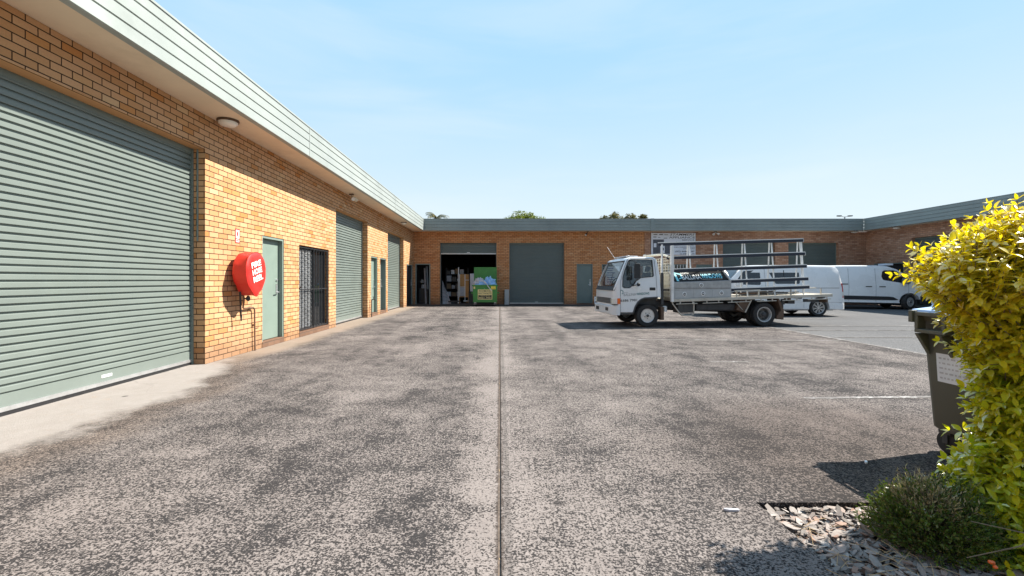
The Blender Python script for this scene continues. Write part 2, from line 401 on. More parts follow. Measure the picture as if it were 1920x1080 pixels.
def line_paint():
    t = NT('worn_white_line'); o = t.obj()
    w = t.rng(t.noise(o, 5, 8, .8), .51, .58)
    f = t.rng(t.noise(o, 40, 3, .6), .40, .5)
    col = t.mix(t.math('MULTIPLY', t.math('MULTIPLY', w, f), .9), (.105, .094, .088, 1), (.34, .33, .32, 1))
    t.base(col).set(Roughness=.8); return t.m
M['line'] = line_paint()
def far_ground():
    t = NT('grass_and_dirt'); o = t.obj()
    t.base(t.mix(t.rng(t.noise(o, .8, 5, .6), .4, .6), (.05, .065, .025, 1), (.12, .10, .06, 1))).set(Roughness=.95); return t.m
M['ground'] = far_ground()

def leaf_mat(name, young, old, trans=.35, gloss=.12, attr=True):
    t = NT(name); g = t.new('ShaderNodeNewGeometry'); r = g.outputs['Random Per Island']
    if attr:
        a = t.new('ShaderNodeAttribute'); a.attribute_name = 'age'
        f = t.math('ADD', a.outputs['Fac'], t.math('MULTIPLY', t.math('SUBTRACT', r, .5), .35), clamp=True)
    else: f = r
    col = t.ramp(f, [(i/(len(young+old)-1), c) for i, c in enumerate(young+old)])
    d = t.new('ShaderNodeBsdfDiffuse'); t.con(col, d.inputs[0])
    tl = t.new('ShaderNodeBsdfTranslucent'); t.con(t.mix(1.0, col, (1.0, 1.0, .55, 1), 'MULTIPLY'), tl.inputs[0])
    m1 = t.new('ShaderNodeMixShader'); m1.inputs[0].default_value = trans; t.con(d.outputs[0], m1.inputs[1]); t.con(tl.outputs[0], m1.inputs[2])
    gl = t.new('ShaderNodeBsdfGlossy'); gl.inputs[0].default_value = (1, 1, 1, 1); gl.inputs[1].default_value = .38
    fr = t.new('ShaderNodeFresnel'); fr.inputs[0].default_value = 1.42
    m2 = t.new('ShaderNodeMixShader'); t.con(t.math('MULTIPLY', fr.outputs[0], gloss*3.2, clamp=True), m2.inputs[0]); t.con(m1.outputs[0], m2.inputs[1]); t.con(gl.outputs[0], m2.inputs[2])
    t.con(m2.outputs[0], t.n['Material Output'].inputs['Surface']); return t.m
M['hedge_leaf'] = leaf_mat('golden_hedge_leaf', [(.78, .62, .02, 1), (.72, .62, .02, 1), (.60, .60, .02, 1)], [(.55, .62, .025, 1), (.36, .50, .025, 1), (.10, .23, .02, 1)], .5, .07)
M['shrub_leaf'] = leaf_mat('olive_shrub_leaf', [(.50, .42, .25, 1), (.20, .17, .08, 1)], [(.13, .155, .04, 1), (.11, .17, .028, 1), (.06, .11, .018, 1)], .25, .05)
M['tree_leaf'] = leaf_mat('sunny_tree_leaf', [(.30, .32, .05, 1), (.20, .25, .03, 1)], [(.11, .16, .02, 1), (.05, .08, .014, 1)], .3, .06, attr=False)
M['gum_leaf'] = leaf_mat('dull_gum_leaf', [(.26, .20, .07, 1), (.14, .13, .045, 1)], [(.07, .08, .03, 1), (.03, .045, .018, 1)], .3, .06, attr=False)
def chip_mat():
    t = NT('bark_and_slate_chips'); g = t.new('ShaderNodeNewGeometry'); o = t.obj()
    c = t.ramp(g.outputs['Random Per Island'], [(0, (.10, .085, .075, 1)), (.2, (.24, .21, .19, 1)), (.42, (.36, .32, .29, 1)), (.6, (.28, .15, .10, 1)), (.78, (.44, .40, .37, 1)), (1, (.17, .13, .11, 1))])
    t.base(t.mix(t.rng(t.noise(o, 60, 4, .7), .35, .7, 0, .45), c, (.14, .11, .09, 1))).set(Roughness=.85); t.bump(t.noise(o, 90, 3), .4, .004); return t.m
M['chips'] = chip_mat()

# ------------------------------------------------------------------ world, sun, camera
SUN = Vector((.917, .30, 1.02)).normalized()
elev = math.asin(SUN.z); az = math.atan2(SUN.x, SUN.y)
w = bpy.data.worlds.new('World'); sc.world = w; w.use_nodes = True
nt = w.node_tree; bg = nt.nodes['Background']
sky = nt.nodes.new('ShaderNodeTexSky'); sky.sky_type = 'NISHITA'; sky.sun_disc = False
sky.sun_elevation = elev; sky.sun_rotation = az; sky.air_density = 1.0; sky.dust_density = 1.2; sky.ozone_density = 1.6; sky.altitude = 0
# haze and thin high cloud, strongest north; the southern part is added fill light
tc = nt.nodes.new('ShaderNodeTexCoord'); mp = nt.nodes.new('ShaderNodeMapping'); mp.inputs['Scale'].default_value = (1.2, 1.2, 7)
nz = nt.nodes.new('ShaderNodeTexNoise'); nz.inputs['Scale'].default_value = 1.3; nz.inputs['Detail'].default_value = 5; nz.inputs['Roughness'].default_value = .5; nz.inputs['Distortion'].default_value = .4
sp_ = nt.nodes.new('ShaderNodeSeparateXYZ')
def wrng(v, a, b, c, d, sm=True):
    x = nt.nodes.new('ShaderNodeMapRange'); x.interpolation_type = 'SMOOTHSTEP' if sm else 'LINEAR'
    nt.links.new(v, x.inputs[0])
    for i, q in enumerate((a, b, c, d)): x.inputs[i+1].default_value = q
    return x.outputs[0]
def wmix(f, a, b):
    x = nt.nodes.new('ShaderNodeMix'); x.data_type = 'RGBA'
    for k, q in ((0, f), (6, a), (7, b)):
        if isinstance(q, tuple): x.inputs[k].default_value = q
        else: nt.links.new(q, x.inputs[k])
    return x.outputs[2]
L = nt.links.new
L(tc.outputs['Generated'], mp.inputs[0]); L(mp.outputs[0], nz.inputs['Vector']); L(tc.outputs['Generated'], sp_.inputs[0])
haze = wmix(wrng(sp_.outputs[2], -.02, .5, 0, 1), (7.5, 8.5, 8.9, 1), (3.95, 6.65, 9.5, 1))
haze = wmix(wrng(nz.outputs['Fac'], .45, .75, 0, .30), haze, (7.8, 8.6, 9.0, 1))
L(wmix(wrng(sp_.outputs[1], -.8, .4, .38, .95), sky.outputs[0], haze), bg.inputs[0])
bg.inputs[1].default_value = .049
sd = bpy.data.lights.new('sun', 'SUN'); sd.energy = 5.0; sd.angle = R(.5); sd.color = (1.0, .94, .84)
so = bpy.data.objects.new('sun', sd); COL.objects.link(so); so.rotation_euler = SUN.to_track_quat('Z', 'Y').to_euler(); so.location = (20, 10, 25)
cd = bpy.data.cameras.new('camera'); cd.sensor_width = 36; cd.lens = 16.0; cd.shift_x = 23/1920; cd.shift_y = -15/1920; cd.clip_end = 2000; cd.clip_start = .05
co = bpy.data.objects.new('camera', cd); COL.objects.link(co); co.location = (0, 0, 1.3); co.rotation_euler = (R(90), 0, 0); sc.camera = co
sc.view_settings.view_transform = 'Standard'; sc.view_settings.look = 'None'; sc.view_settings.gamma = 1; sc.view_settings.exposure = 1.25

# ------------------------------------------------------------------ ground
struct(MB().add([(-600,-200,-.09),(600,-200,-.09),(600,900,-.09),(-600,900,-.09)], [(0,1,2,3)]).build('ground', M['ground']))
yard = MB()
yard.box(-4.785, -.008, -4, 24.015, -.08, 0)
poly = [(.008,-4),(1.5,-4),(1.5,2.66),(7.5,2.66),(7.5,24.015),(.008,24.015)]
yard.prism(poly, 'z', -.08, 0)
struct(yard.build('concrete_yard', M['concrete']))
struct(MB().box(7.505, 60, 2.66, 24.0, -.08, -.006).build('asphalt_car_park', M['asphalt']))
struct(MB().box(1.505, 9, -4, 2.655, -.085, -.055).build('garden_bed_soil', M['soil']))
def pline(x0, y0, x1, y1, wd):
    d = Vector((x1-x0, y1-y0, 0)).normalized(); n = Vector((-d.y, d.x, 0))*wd/2
    a, b = Vector((x0, y0, .004)), Vector((x1, y1, .004))
    struct(MB().add([a-n, b-n, b+n, a+n], [(0,1,2,3)]).build('painted_line', M['line']))
pline(7.44, 6.2, 7.44, 22.0, .09)
pline(7.6, 12.9, 13.5, 12.9, .08); pline(7.6, 11.75, 13.5, 11.75, .08); pline(7.6, 10.3, 13.5, 10.3, .08); pline(7.6, 15.2, 11, 15.2, .08)
pline(3.35, 5.0, 4.9, 5.06, .07); pline(3.0, 9.9, 7.3, 9.75, .07); pline(3.6, 17.2, 7.2, 17.0, .08); pline(3.4, 14.9, 7.2, 14.8, .08); pline(3.35, 7.23, 3.95, 7.22, .06); pline(1.4, 11.5, 3.6, 11.6, .06)
# dry weeds and dirt in the joint
wd = MB(); rnd = random.Random(3)
for i in range(520):
    y = rnd.uniform(1.6, 21); 
    if mn.noise(Vector((y*1.7, 0, 0))) < -.12: continue
    x = rnd.uniform(-.014, .014); l = rnd.uniform(.008, .03); a = rnd.uniform(0, 6.28)
    d = Vector((math.cos(a)*.6*l, math.sin(a)*.9*l, l*rnd.uniform(.2, .6))); b = Vector((x, y, -.012)); n = Vector((-math.sin(a), math.cos(a), 0))*.003
    wd.add([b-n, b+n, b+d], [(0,1,2)])
o = wd.build('joint_weeds', M['straw'], fix=False); tag(o, 'dry straw and weeds growing in the long concrete joint', 'weeds', kind='stuff')
M['joint'] = plain('joint_dirt', (.13, .10, .08), .95, 0, .5, 30)
jd = MB().box(-.0076, .0076, -4, 24, -.085, -.009); struct(jd.build('joint_dirt', M['joint']))

# ------------------------------------------------------------------ building parts
def wall(b, axis, f0, f1, u0, u1, z0, z1, openings):
    """solid wall between planes f0 (outer) and f1 (inner), pierced by (ua, ub, za, zb)"""
    us = sorted({u0, u1, *[q for o in openings for q in o[:2]]}); zs = sorted({z0, z1, *[q for o in openings for q in o[2:4]]})
    def solid(i, j):
        if i < 0 or j < 0 or i >= len(us)-1 or j >= len(zs)-1: return False
        cu, cz = (us[i]+us[i+1])/2, (zs[j]+zs[j+1])/2
        return not any(a < cu < c and d < cz < e for a, c, d, e in openings)
    P = (lambda f, u, z: (f, u, z)) if axis == 'x' else (lambda f, u, z: (u, f, z))
    for i in range(len(us)-1):
        for j in range(len(zs)-1):
            if not solid(i, j): continue
            a, c, d, e = us[i], us[i+1], zs[j], zs[j+1]
            for f in (f0, f1): b.add([P(f,a,d),P(f,c,d),P(f,c,e),P(f,a,e)], [(0,1,2,3)])
            if not solid(i-1, j): b.add([P(f0,a,d),P(f1,a,d),P(f1,a,e),P(f0,a,e)], [(0,1,2,3)])
            if not solid(i+1, j): b.add([P(f0,c,d),P(f1,c,d),P(f1,c,e),P(f0,c,e)], [(0,1,2,3)])
            if not solid(i, j-1): b.add([P(f0,a,d),P(f0,c,d),P(f1,c,d),P(f1,a,d)], [(0,1,2,3)])
            if not solid(i, j+1): b.add([P(f0,a,e),P(f0,c,e),P(f1,c,e),P(f1,a,e)], [(0,1,2,3)])
    return b

class Face:
    """a wall face: origin plane coordinate, the axis it runs along and which way it looks"""
    def __init__(s, axis, f, sgn): s.axis, s.f, s.sgn = axis, f, sgn     # sgn: outward direction along the axis
    def P(s, u, d, z): # d = distance outward from the face
        q = s.f + s.sgn*d
        return (q, u, z) if s.axis == 'x' else (u, q, z)
    def box(s, b, u0, u1, d0, d1, z0, z1):
        p, q = s.P(u0, d0, z0), s.P(u1, d1, z1); return b.box(p[0], q[0], p[1], q[1], p[2], q[2])
    def ext(s, b, prof, u0, u1):   # prof (d, z) closed polygon extruded along u
        n = len(prof); vs = [s.P(u0, d, z) for d, z in prof] + [s.P(u1, d, z) for d, z in prof]
        fs = [tuple(range(n)), tuple(reversed(range(n, 2*n)))] + [(i, (i+1) % n, n+(i+1) % n, n+i) for i in range(n)]
        return b.add(vs, fs)
    def u(s): return Vector((0, 1 if s.sgn > 0 else -1, 0)) if s.axis == 'x' else Vector((1 if s.sgn < 0 else -1, 0, 0))

def roller(F, bld, u0, u1, ztop, zbot=.03, mat='slat', depth=.20, drum=True):
    prof = []; z = zbot + .19; top = ztop + .06; pitch = .077; k = 0
    prof += [(-depth, zbot+.055), (-depth, z-.016), (-depth-.022, z-.011)]
    rr = random.Random(int(u0*100)+7)
    while z < top:
        j = rr.uniform(-.0012, .0012)
        prof += [(-depth-.022, z+.001), (-depth-.004+j, z+.003), (-depth+j, z+.007), (-depth+j, z+pitch-.025), (-depth-.003+j, z+pitch-.021), (-depth-.022, z+pitch-.017)]
        z += pitch
    prof += [(-depth-.04, z), (-depth-.04, zbot+.055)]
    c = F.ext(MB(), prof, u0+.03, u1-.03).build('roller_door', M[mat], bld, world=True)
    b = MB(); F.box(b, u0+.03, u1-.03, -depth-.02, -depth+.012, zbot+.012, zbot+.054); b.build('bottom_rail', M['alu'], c, world=True)
    b = MB(); F.box(b, u0+.03, u1-.03, -depth-.015, -depth+.005, zbot-.03, zbot+.012); b.build('rubber_seal', M['black'], c, world=True)
    for a, e in ((u0+.002, u0+.028), (u1-.028, u1-.002)):
        b = MB(); F.box(b, a, e, -depth-.05, -depth+.025, 0.002, ztop); b.build('guide_rail', M['frame'], c, world=True)
    if mat != 'slat': b = MB(); F.box(b, (u0+u1)/2-.08, (u0+u1)/2+.08, -depth, -depth+.02, zbot+.085, zbot+.105); b.build('lift_handle', M['alu_light'], c, world=True)
    b = MB(); F.box(b, u0, u1, -.232, -.19, ztop-.07, ztop-.002); b.build('head_trim', M['frame'], c, world=True)
    return c

def pdoor(F, bld, u0, u1, ztop, mat='door', sill=.11, depth=.10, hinge_near=True, name='door'):
    b = MB(); zb = sill
    F.box(b, u0+.045, u1-.045, -depth-.04, -depth, zb+.01, ztop-.05)
    d = b.build(name, M[mat], bld, world=True, bevel=.003)
    b = MB()
    for a, e in ((u0+.002, u0+.045), (u1-.045, u1-.002)): F.box(b, a, e, -depth-.06, -.012, zb, ztop-.002)
    F.box(b, u0+.046, u1-.046, -depth-.06, -.012, ztop-.048, ztop-.003)
    b.build('door_frame', M['frame' if mat != 'door' else 'door'], d, world=True)
    if sill:
        b = MB(); F.box(b, u0+.003, u1-.003, -.20, .006, -.01, sill-.002); b.build('brick_step', M['dark_brick'], d, world=True)
    ue = u1-.13 if hinge_near else u0+.13
    b = MB(); F.box(b, ue-.022, ue+.022, -depth, -depth+.012, 1.0, 1.22)
    p = [F.P(ue, -depth+.01, 1.05), F.P(ue, -depth+.055, 1.05), F.P(ue-(.11 if hinge_near else -.11), -depth+.06, 1.05)]
    b.tube(p, .011, 8); b.tube([F.P(ue, -depth, 1.3), F.P(ue, -depth+.02, 1.3)], .026, 12)
    b.build('handle', M['alu'], d, world=True, smooth=40)
    return d

def fascia_prof(z0=3.85, z1=4.47, th=.09):
    n = 4; h = (z1-z0)/n; pr = []
    for i in range(n):
        a = z0 + i*h
        pr += [(0, a+.008), (0, a+h-.014), (-.024, a+h-.010), (-.024, a+h+.006)] if i < n-1 else [(0, a+.008), (0, z1-.03), (.012, z1-.028), (.012, z1)]
    return [(-.016, z0)] + pr + [(-th, z1), (-th, z0)]

def lamp_round(label, c, r=.15):
    t = thing('ceiling_lamp', label, 'lamp', c, group='round lamps under the eaves')
    MB().lathe([(r*.98, 0), (r, -.012), (r, -.03), (r*.9, -.036)], (0,0,0), 'z', 32).build('lamp_base', M['mudflap'], t, smooth=40)
    MB().lathe([(r*.9, -.03), (r*.86, -.06), (r*.65, -.088), (r*.3, -.10), (r*.02, -.102)], (0,0,0), 'z', 32).build('lamp_shade', M['opal'], t, smooth=60)
def flood(label, c, dirs, mat='cream'):
    t = thing('floodlight', label, 'floodlight', c, group='floodlights on the warehouse walls')
    MB().box(-.06, .06, -.05, .05, -.03, 0).build('mounting_plate', M['mudflap'], t, bevel=.004)
    for d in dirs:
        d = Vector(d).normalized(); p = Vector((0,0,-.05)); e = p + d*.09
        b = MB(); b.tube([(0,0,-.02), p, e], .014, 8)
        b.tube([e, e+d*.03, e+d*.11, e+d*.13], [.03, .045, .06, .064], 16)
        h = b.build('lamp_head', M[mat], t, smooth=40)
        MB().tube([e+d*.131, e+d*.135], .056, 16).build('lens', M['lens'], h)

GB = 'brick warehouse units around the yard'
# ---- left wing
FL = Face('x', -4.545, 1)
left = thing('brick_warehouse', 'long sunlit orange brick warehouse wing with three green roller doors, left of the yard', 'warehouse', (-9, 10, 0), group=GB)
opL = [(2.6, 7.02, -.05, 3.32), (8.71, 9.59, -.05, 2.16), (10.31, 12.1, -.05, 2.10), (12.62, 15.66, -.05, 3.30), (16.07, 16.93, -.05, 2.15), (17.3, 18.2, -.05, 2.15), (18.46, 21.5, -.05, 3.30), (22.2, 23.75, -.05, 2.08)]
wl = wall(MB(), 'x', -4.545, -4.775, -3.0, 24.078, -.05, 3.848, opL)
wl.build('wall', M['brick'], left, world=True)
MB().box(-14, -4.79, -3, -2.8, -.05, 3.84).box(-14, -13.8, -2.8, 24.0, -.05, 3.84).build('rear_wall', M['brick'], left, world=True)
MB().box(-13.79, -4.80, -2.79, 23.9, -.05, .012).build('floor', M['inside_floor'], left, world=True)
MB().box(-14.2, -4.03, -3.2, 23.49, 4.20, 4.30).build('roof', M['roof'], left, world=True)
MB().box(-4.80, -4.0, -3.2, 24.07, 3.852, 3.875).build('soffit', M['soffit'], left, world=True)
FF = Face('x', -3.929, 1)
FF.ext(MB(), fascia_prof(), -3.2, 23.495).build('fascia', M['fascia'], left, world=True)
for y_ in (1.6, 9.4, 17.1):
    b = MB(); b.box(-3.93, -3.9235, y_, y_+.035, 3.86, 4.455); b.build('fascia_joint_trim', M['fascia'], left, world=True)
b = MB(); b.box(-3.945, -3.90, 23.43, 23.50, 3.84, 4.475); b.build('fascia_corner_trim', M['fascia'], left, world=True)
r1 = roller(FL, left, 2.6, 7.02, 3.32); r2 = roller(FL, left, 12.62, 15.66, 3.30); r3 = roller(FL, left, 18.46, 21.5, 3.30)
b = MB(); FL.box(b, 5.42, 5.57, -.2, -.197, .13, .165); pl = b.build('maker_plate', M['alu_light'], r1, world=True)
b = MB(); b.tube([FL.P(7.024-.006, -.115, 1.9), FL.P(7.018, -.115, 3.31)], .014, 8); b.build('conduit', M['frame'], left, world=True)
pdoor(FL, left, 8.71, 9.59, 2.16); pdoor(FL, left, 16.07, 16.93, 2.15, depth=.12); pdoor(FL, left, 17.3, 18.2, 2.15, 'door_shaded', depth=.18)
# black double door in the far corner
dd = pdoor(FL, left, 22.2, 23.75, 2.08, 'black', sill=.02, depth=.06, name='double_door')
b = MB(); FL.box(b, 22.965, 22.985, -.06, -.05, .03, 2.03); b.build('meeting_strip', M['dark_steel'], dd, world=True)
# barred sliding door
b = MB()
for a, e in ((10.315, 10.36), (12.05, 12.095), (11.17, 11.21)): FL.box(b, a, e, -.16, -.10, .12, 2.08)
FL.box(b, 10.36, 12.05, -.16, -.10, 2.02, 2.08); FL.box(b, 10.36, 12.05, -.16, -.10, .12, .17)
sl = b.build('sliding_door', M['dark_bar'], left, world=True)
b = MB(); FL.box(b, 10.36, 11.17, -.135, -.129, .17, 2.02); FL.box(b, 11.21, 12.05, -.135, -.129, .17, 2.02); b.build('glass_pane', M['dark_glass'], sl, world=True)
b = MB()
for i in range(9):   # pale vertical blinds behind the glass
    u = 11.27+i*.085; FL.box(b, u, u+.07, -.22, -.217, .20 if i % 3 else .26, 1.1+.12*math.sin(i*2.1))
b.build('blind', M['sign_white'], sl, world=True)
b = MB()   # diamond mesh on the sliding leaf
for s_ in (1, -1):
    for i in range(-12, 26):
        z0 = .17 + i*.105; a = [10.36, z0]; e = [11.17, z0 + .81*1.5]
        ua, ub, za, zb = 10.36, 11.17, z0, z0+1.215
        if za < .17: ua = 10.36 + (.17-za)/1.5; za = .17
        if zb > 2.02: ub = 10.36 + (2.02-z0)/1.5; zb = 2.02
        if ub-ua < .02: continue
        if s_ < 0: ua, ub = 21.53-ua, 21.53-ub
        b.bar(FL.P(ua, -.095+.006*s_, za), FL.P(ub, -.095+.006*s_, zb), .010, .020, up=(1,0,0))
b.build('diamond_mesh', M['alu'], sl, world=True)
b = MB()
for i in range(11): b.tube([FL.P(10.36+i*.169, -.04, .14), FL.P(10.36+i*.169, -.04, 2.07)], .009, 6)
for z in (.15, 1.08, 2.06): FL.box(b, 10.32, 12.09, -.05, -.03, z-.012, z+.012)
for u in (10.33, 11.2, 12.08): FL.box(b, u-.014, u+.014, -.055, -.025, .125, 2.085)
b.tube([FL.P(10.35, -.03, 1.08), FL.P(10.33, .05, 1.16)], .014, 8)
b.build('security_bars', M['dark_bar'], sl, world=True)
b = MB(); FL.box(b, 10.313, 12.097, -.20, .008, -.01, .115); b.build('brick_step', M['dark_brick'], sl, world=True)

# ---- back units
FBk = Face('y', 24.08, -1)
back = thing('brick_warehouse', 'orange brick warehouse across the end of the yard, its left roller door half open', 'warehouse', (1.5, 28, 0), group=GB)
opB = [(-4.47, -3.67, -.05, 2.17), (-3.16, -.17, -.05, 3.28), (.508, 3.418, -.05, 3.28), (4.07, 4.92, -.05, 2.15), (5.40, 6.95, .95, 2.13)]
wall(MB(), 'y', 24.08, 24.31, -4.775, 7.66, -.05, 3.848, opB).build('wall', M['brick_back'], back, world=True)
MB().box(7.662, 7.97, 24.06, 24.31, -.05, 3.848).build('pier', M['brown_brick'], back, world=True)
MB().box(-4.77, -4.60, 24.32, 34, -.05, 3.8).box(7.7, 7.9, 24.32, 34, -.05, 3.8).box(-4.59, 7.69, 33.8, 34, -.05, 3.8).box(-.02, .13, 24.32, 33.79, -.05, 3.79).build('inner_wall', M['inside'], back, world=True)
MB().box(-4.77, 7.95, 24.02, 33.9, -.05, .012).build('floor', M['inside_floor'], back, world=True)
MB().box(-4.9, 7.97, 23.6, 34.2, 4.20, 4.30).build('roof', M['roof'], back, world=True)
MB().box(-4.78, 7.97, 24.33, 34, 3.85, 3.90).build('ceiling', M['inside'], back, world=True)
MB().box(-3.99, 7.97, 23.56, 24.30, 3.852, 3.875).build('soffit', M['soffit'], back, world=True)
FFb = Face('y', 23.5, -1)
FFb.ext(MB(), fascia_prof(), -3.90, 7.80).build('fascia', M['fascia_shaded'], back, world=True)
b = MB(); FFb.box(b, 7.803, 7.965, -.1, .02, 3.84, 4.48); b.build('fascia_joint_trim', M['fascia_shaded'], back, world=True); b = MB(); FFb.box(b, 2.50, 2.53, 0, .006, 3.86, 4.46); b.build('fascia_joint_trim', M['fascia_shaded'], back, world=True)
# half open roller door: a short curtain
prof = []; z = 2.68; F = FBk; depth = .18
c = None
def short_roller(F, bld, u0, u1, zb, ztop, mat):
    pr = [(-depth, zb)]; z = zb + .10
    pr += [(-depth, z-.01)]
    while z < ztop+.03:
        pr += [(-depth-.022, z), (-depth-.004, z+.003), (-depth, z+.007), (-depth, z+.056), (-depth-.003, z+.06), (-depth-.022, z+.064)]; z += .077
    pr += [(-depth-.04, z), (-depth-.04, zb)]
    c = F.ext(MB(), pr, u0+.03, u1-.03).build('roller_door', M[mat], bld, world=True)
    b = MB(); F.box(b, u0+.03, u1-.03, -depth-.03, -depth+.015, zb-.045, zb-.001); b.build('bottom_rail', M['alu'], c, world=True)
    for a, e in ((u0+.002, u0+.028), (u1-.028, u1-.002)):
        b = MB(); F.box(b, a, e, -depth-.05, -depth+.025, .012, ztop); b.build('guide_rail', M['frame'], c, world=True)
    b = MB(); F.box(b, (u0+u1)/2-.08, (u0+u1)/2+.08, -depth, -depth+.02, zb+.03, zb+.06); b.build('lift_handle', M['alu_light'], c, world=True)
short_roller(FBk, back, -3.16, -.17, 2.72, 3.28, 'slat_shaded')
roller(FBk, back, .508, 3.418, 3.28, mat='slat_shaded')
pdoor(FBk, back, 4.07, 4.92, 2.15, 'door_shaded', sill=.06, depth=.06)
b = MB()
FBk.box(b, -4.468, -4.41, -.12, -.005, .013, 2.168); FBk.box(b, -3.73, -3.672, -.12, -.005, .013, 2.168); FBk.box(b, -4.41, -3.73, -.12, -.005, 2.11, 2.168)
b.build('door_frame', M['frame'], back, world=True)
def window(F, bld, u0, u1, z0, z1, bars=0, gm='window_glass', fm='frame'):
    b = MB()
    F.box(b, u0+.002, u0+.05, -.12, -.02, z0+.002, z1-.002); F.box(b, u1-.05, u1-.002, -.12, -.02, z0+.002, z1-.002)
    F.box(b, u0+.05, u1-.05, -.12, -.02, z1-.05, z1-.003); F.box(b, u0+.05, u1-.05, -.12, -.02, z0+.003, z0+.05)
    o = b.build('window', M[fm], bld, world=True)
    b = MB(); F.box(b, u0+.05, u1-.05, -.08, -.074, z0+.05, z1-.05); b.build('pane', M[gm], o, world=True)
    if bars:
        b = MB()
        for i in range(bars): u = u0+(i+.5)*(u1-u0)/bars; F.box(b, u-.012, u+.012, -.03, -.012, z0+.02, z1-.02)
        b.build('security_bars', M['rack_white'], o, world=True)
    return o
window(FBk, back, 5.40, 6.95, .95, 2.13)
# brown half of the back range
back2 = thing('brick_warehouse', 'brown brick warehouse behind the truck, with two shaded roller doors and a shop sign', 'warehouse', (13.5, 28, 0), group=GB)
opC = [(8.55, 9.95, .95, 2.13), (10.4, 11.25, -.05, 2.12), (11.81, 14.58, -.05, 3.28), (15.28, 17.94, -.05, 3.28), (18.25, 19.15, 1.0, 2.12)]
wall(MB(), 'y', 24.09, 24.31, 7.972, 19.63, -.05, 3.848, opC).build('wall', M['brown_brick'], back2, world=True)
MB().box(7.98, 30, 33.8, 34, -.05, 3.8).build('rear_wall', M['brown_brick'], back2, world=True)
MB().box(7.98, 29.9, 24.32, 33.79, -.05, .012).build('floor', M['inside_floor'], back2, world=True)
MB().box(7.98, 18.72, 23.6, 34.2, 4.20, 4.30).build('roof', M['roof'], back2, world=True)
MB().box(7.975, 18.85, 23.56, 24.30, 3.852, 3.875).build('soffit', M['soffit'], back2, world=True)
FFb.ext(MB(), fascia_prof(), 7.97, 18.80).build('fascia', M['fascia_shaded'], back2, world=True)
FBk2 = Face('y', 24.09, -1)
roller(FBk2, back2, 11.81, 14.58, 3.28, mat='slat_shaded'); roller(FBk2, back2, 15.28, 17.94, 3.28, mat='slat_shaded')
pdoor(FBk2, back2, 10.4, 11.25, 2.12, 'door_shaded', sill=.06, depth=.06)
window(FBk2, back2, 8.55, 9.95, .95, 2.13, bars=9, gm='dark_glass'); window(FBk2, back2, 18.25, 19.15, 1.0, 2.12, gm='dark_glass', fm='dark_bar')
# right wing
FR = Face('x', 19.4, -1)
right = thing('brick_warehouse', 'shaded brown brick warehouse wing on the right, running towards the yellow hedge', 'warehouse', (24, 15, 0), group=GB)
opR = [(21.85, 23.6, -.05, 2.15), (18.3, 21.45, -.05, 3.28), (13.5, 16.6, -.05, 3.28), (9.5, 12.4, -.05, 3.28)]
wall(MB(), 'x', 19.4, 19.63, 6.0, 24.088, -.05, 3.848, opR).build('wall', M['brown_brick'], right, world=True)
MB().box(19.64, 30, 6.0, 6.2, -.05, 3.84).box(29.8, 30, 6.21, 24.3, -.05, 3.84).build('rear_wall', M['brown_brick'], right, world=True)
MB().box(19.64, 29.79, 6.21, 24.3, -.05, .012).build('floor', M['inside_floor'], right, world=True)
MB().box(18.9, 30.2, 5.8, 23.49, 4.20, 4.30).build('roof', M['roof'], right, world=True)
MB().box(18.87, 19.62, 5.8, 24.08, 3.853, 3.876).build('soffit', M['soffit'], right, world=True)
Face('x', 18.8, -1).ext(MB(), fascia_prof(), 5.8, 23.495).build('fascia', M['fascia_shaded'], right, world=True)
for a, e in ((18.3, 21.45), (13.5, 16.6), (9.5, 12.4)): roller(FR, right, a, e, 3.28, mat='slat_shaded')
pdoor(FR, right, 21.85, 23.6, 2.15, 'black', sill=.03, depth=.12, name='double_door')

# ---- lamps and floodlights
lamp_round('round opal lamp under the near left eave, above the large roller door pier', (-4.34, 7.27, 3.852), .16)
lamp_round('small round lamp under the far end of the left eave', (-4.24, 20.1, 3.852), .13)
lamp_round('white round lamp in the inner right corner under the back eave', (18.55, 23.8, 3.852), .17)
lamp_round('white round lamp under the right wing eave above the parked van', (19.1, 21.9, 3.853), .17)
flood('cream twin spotlight under the left eave beside the second roller door', (-4.40, 13.5, 3.852), [(.5,.7,-.5), (.5,-.7,-.6)])
flood('single black spotlight under the back eave above the shaded green door', (4.62, 23.95, 3.852), [(-.5,-.5,-.6)], 'black')
flood('white twin spotlight under the back eave right of the shop sign', (11.35, 23.95, 3.852), [(.7,-.5,-.5), (-.7,-.5,-.5)], 'white')

# ------------------------------------------------------------------ small things on the left wall
t = thing('fire_hose_reel', 'fire hose reel under a red vinyl cover on the sunlit wall beside the green door', 'hose reel', (-4.545, 7.88, 0))
b = MB()   # cover: drum whose flat face looks away from the wall; the lower skirt hangs square
yc, zc, rr = 0.0, 1.46, .31; n = 40; rings = []
def outline(a, s):
    y, z = math.cos(a), math.sin(a)
    if z < 0:
        q = -z; y *= 1 - .42*q**2.2; z *= 1.36
    return y*s, z*s
def drum_pt(a, s, x):
    y, z = outline(a, s*rr); k = 1 + .05*mn.noise(Vector((math.cos(a)*2.6, math.sin(a)*2.6, x*5))) + .025*mn.noise(Vector((math.cos(a)*8, math.sin(a)*8, x*3)))
    return (x + (.022 if x < .32 else .006)*mn.noise(Vector((y*8, z*8, x*3))), yc + y*k, zc + z*k)
specs = [(.10, 1.0), (.13, 1.02), (.18, 1.01), (.24, 1.0), (.30, 1.02), (.325, 1.03), (.338, .97), (.345, .8), (.352, .5), (.356, .2)]
for x, s_ in specs: rings.append([drum_pt(2*math.pi*i/n, s_*1.0, x) for i in range(n)])
b.loft(rings)
cov = b.build('cover', M['red'], t, smooth=55)
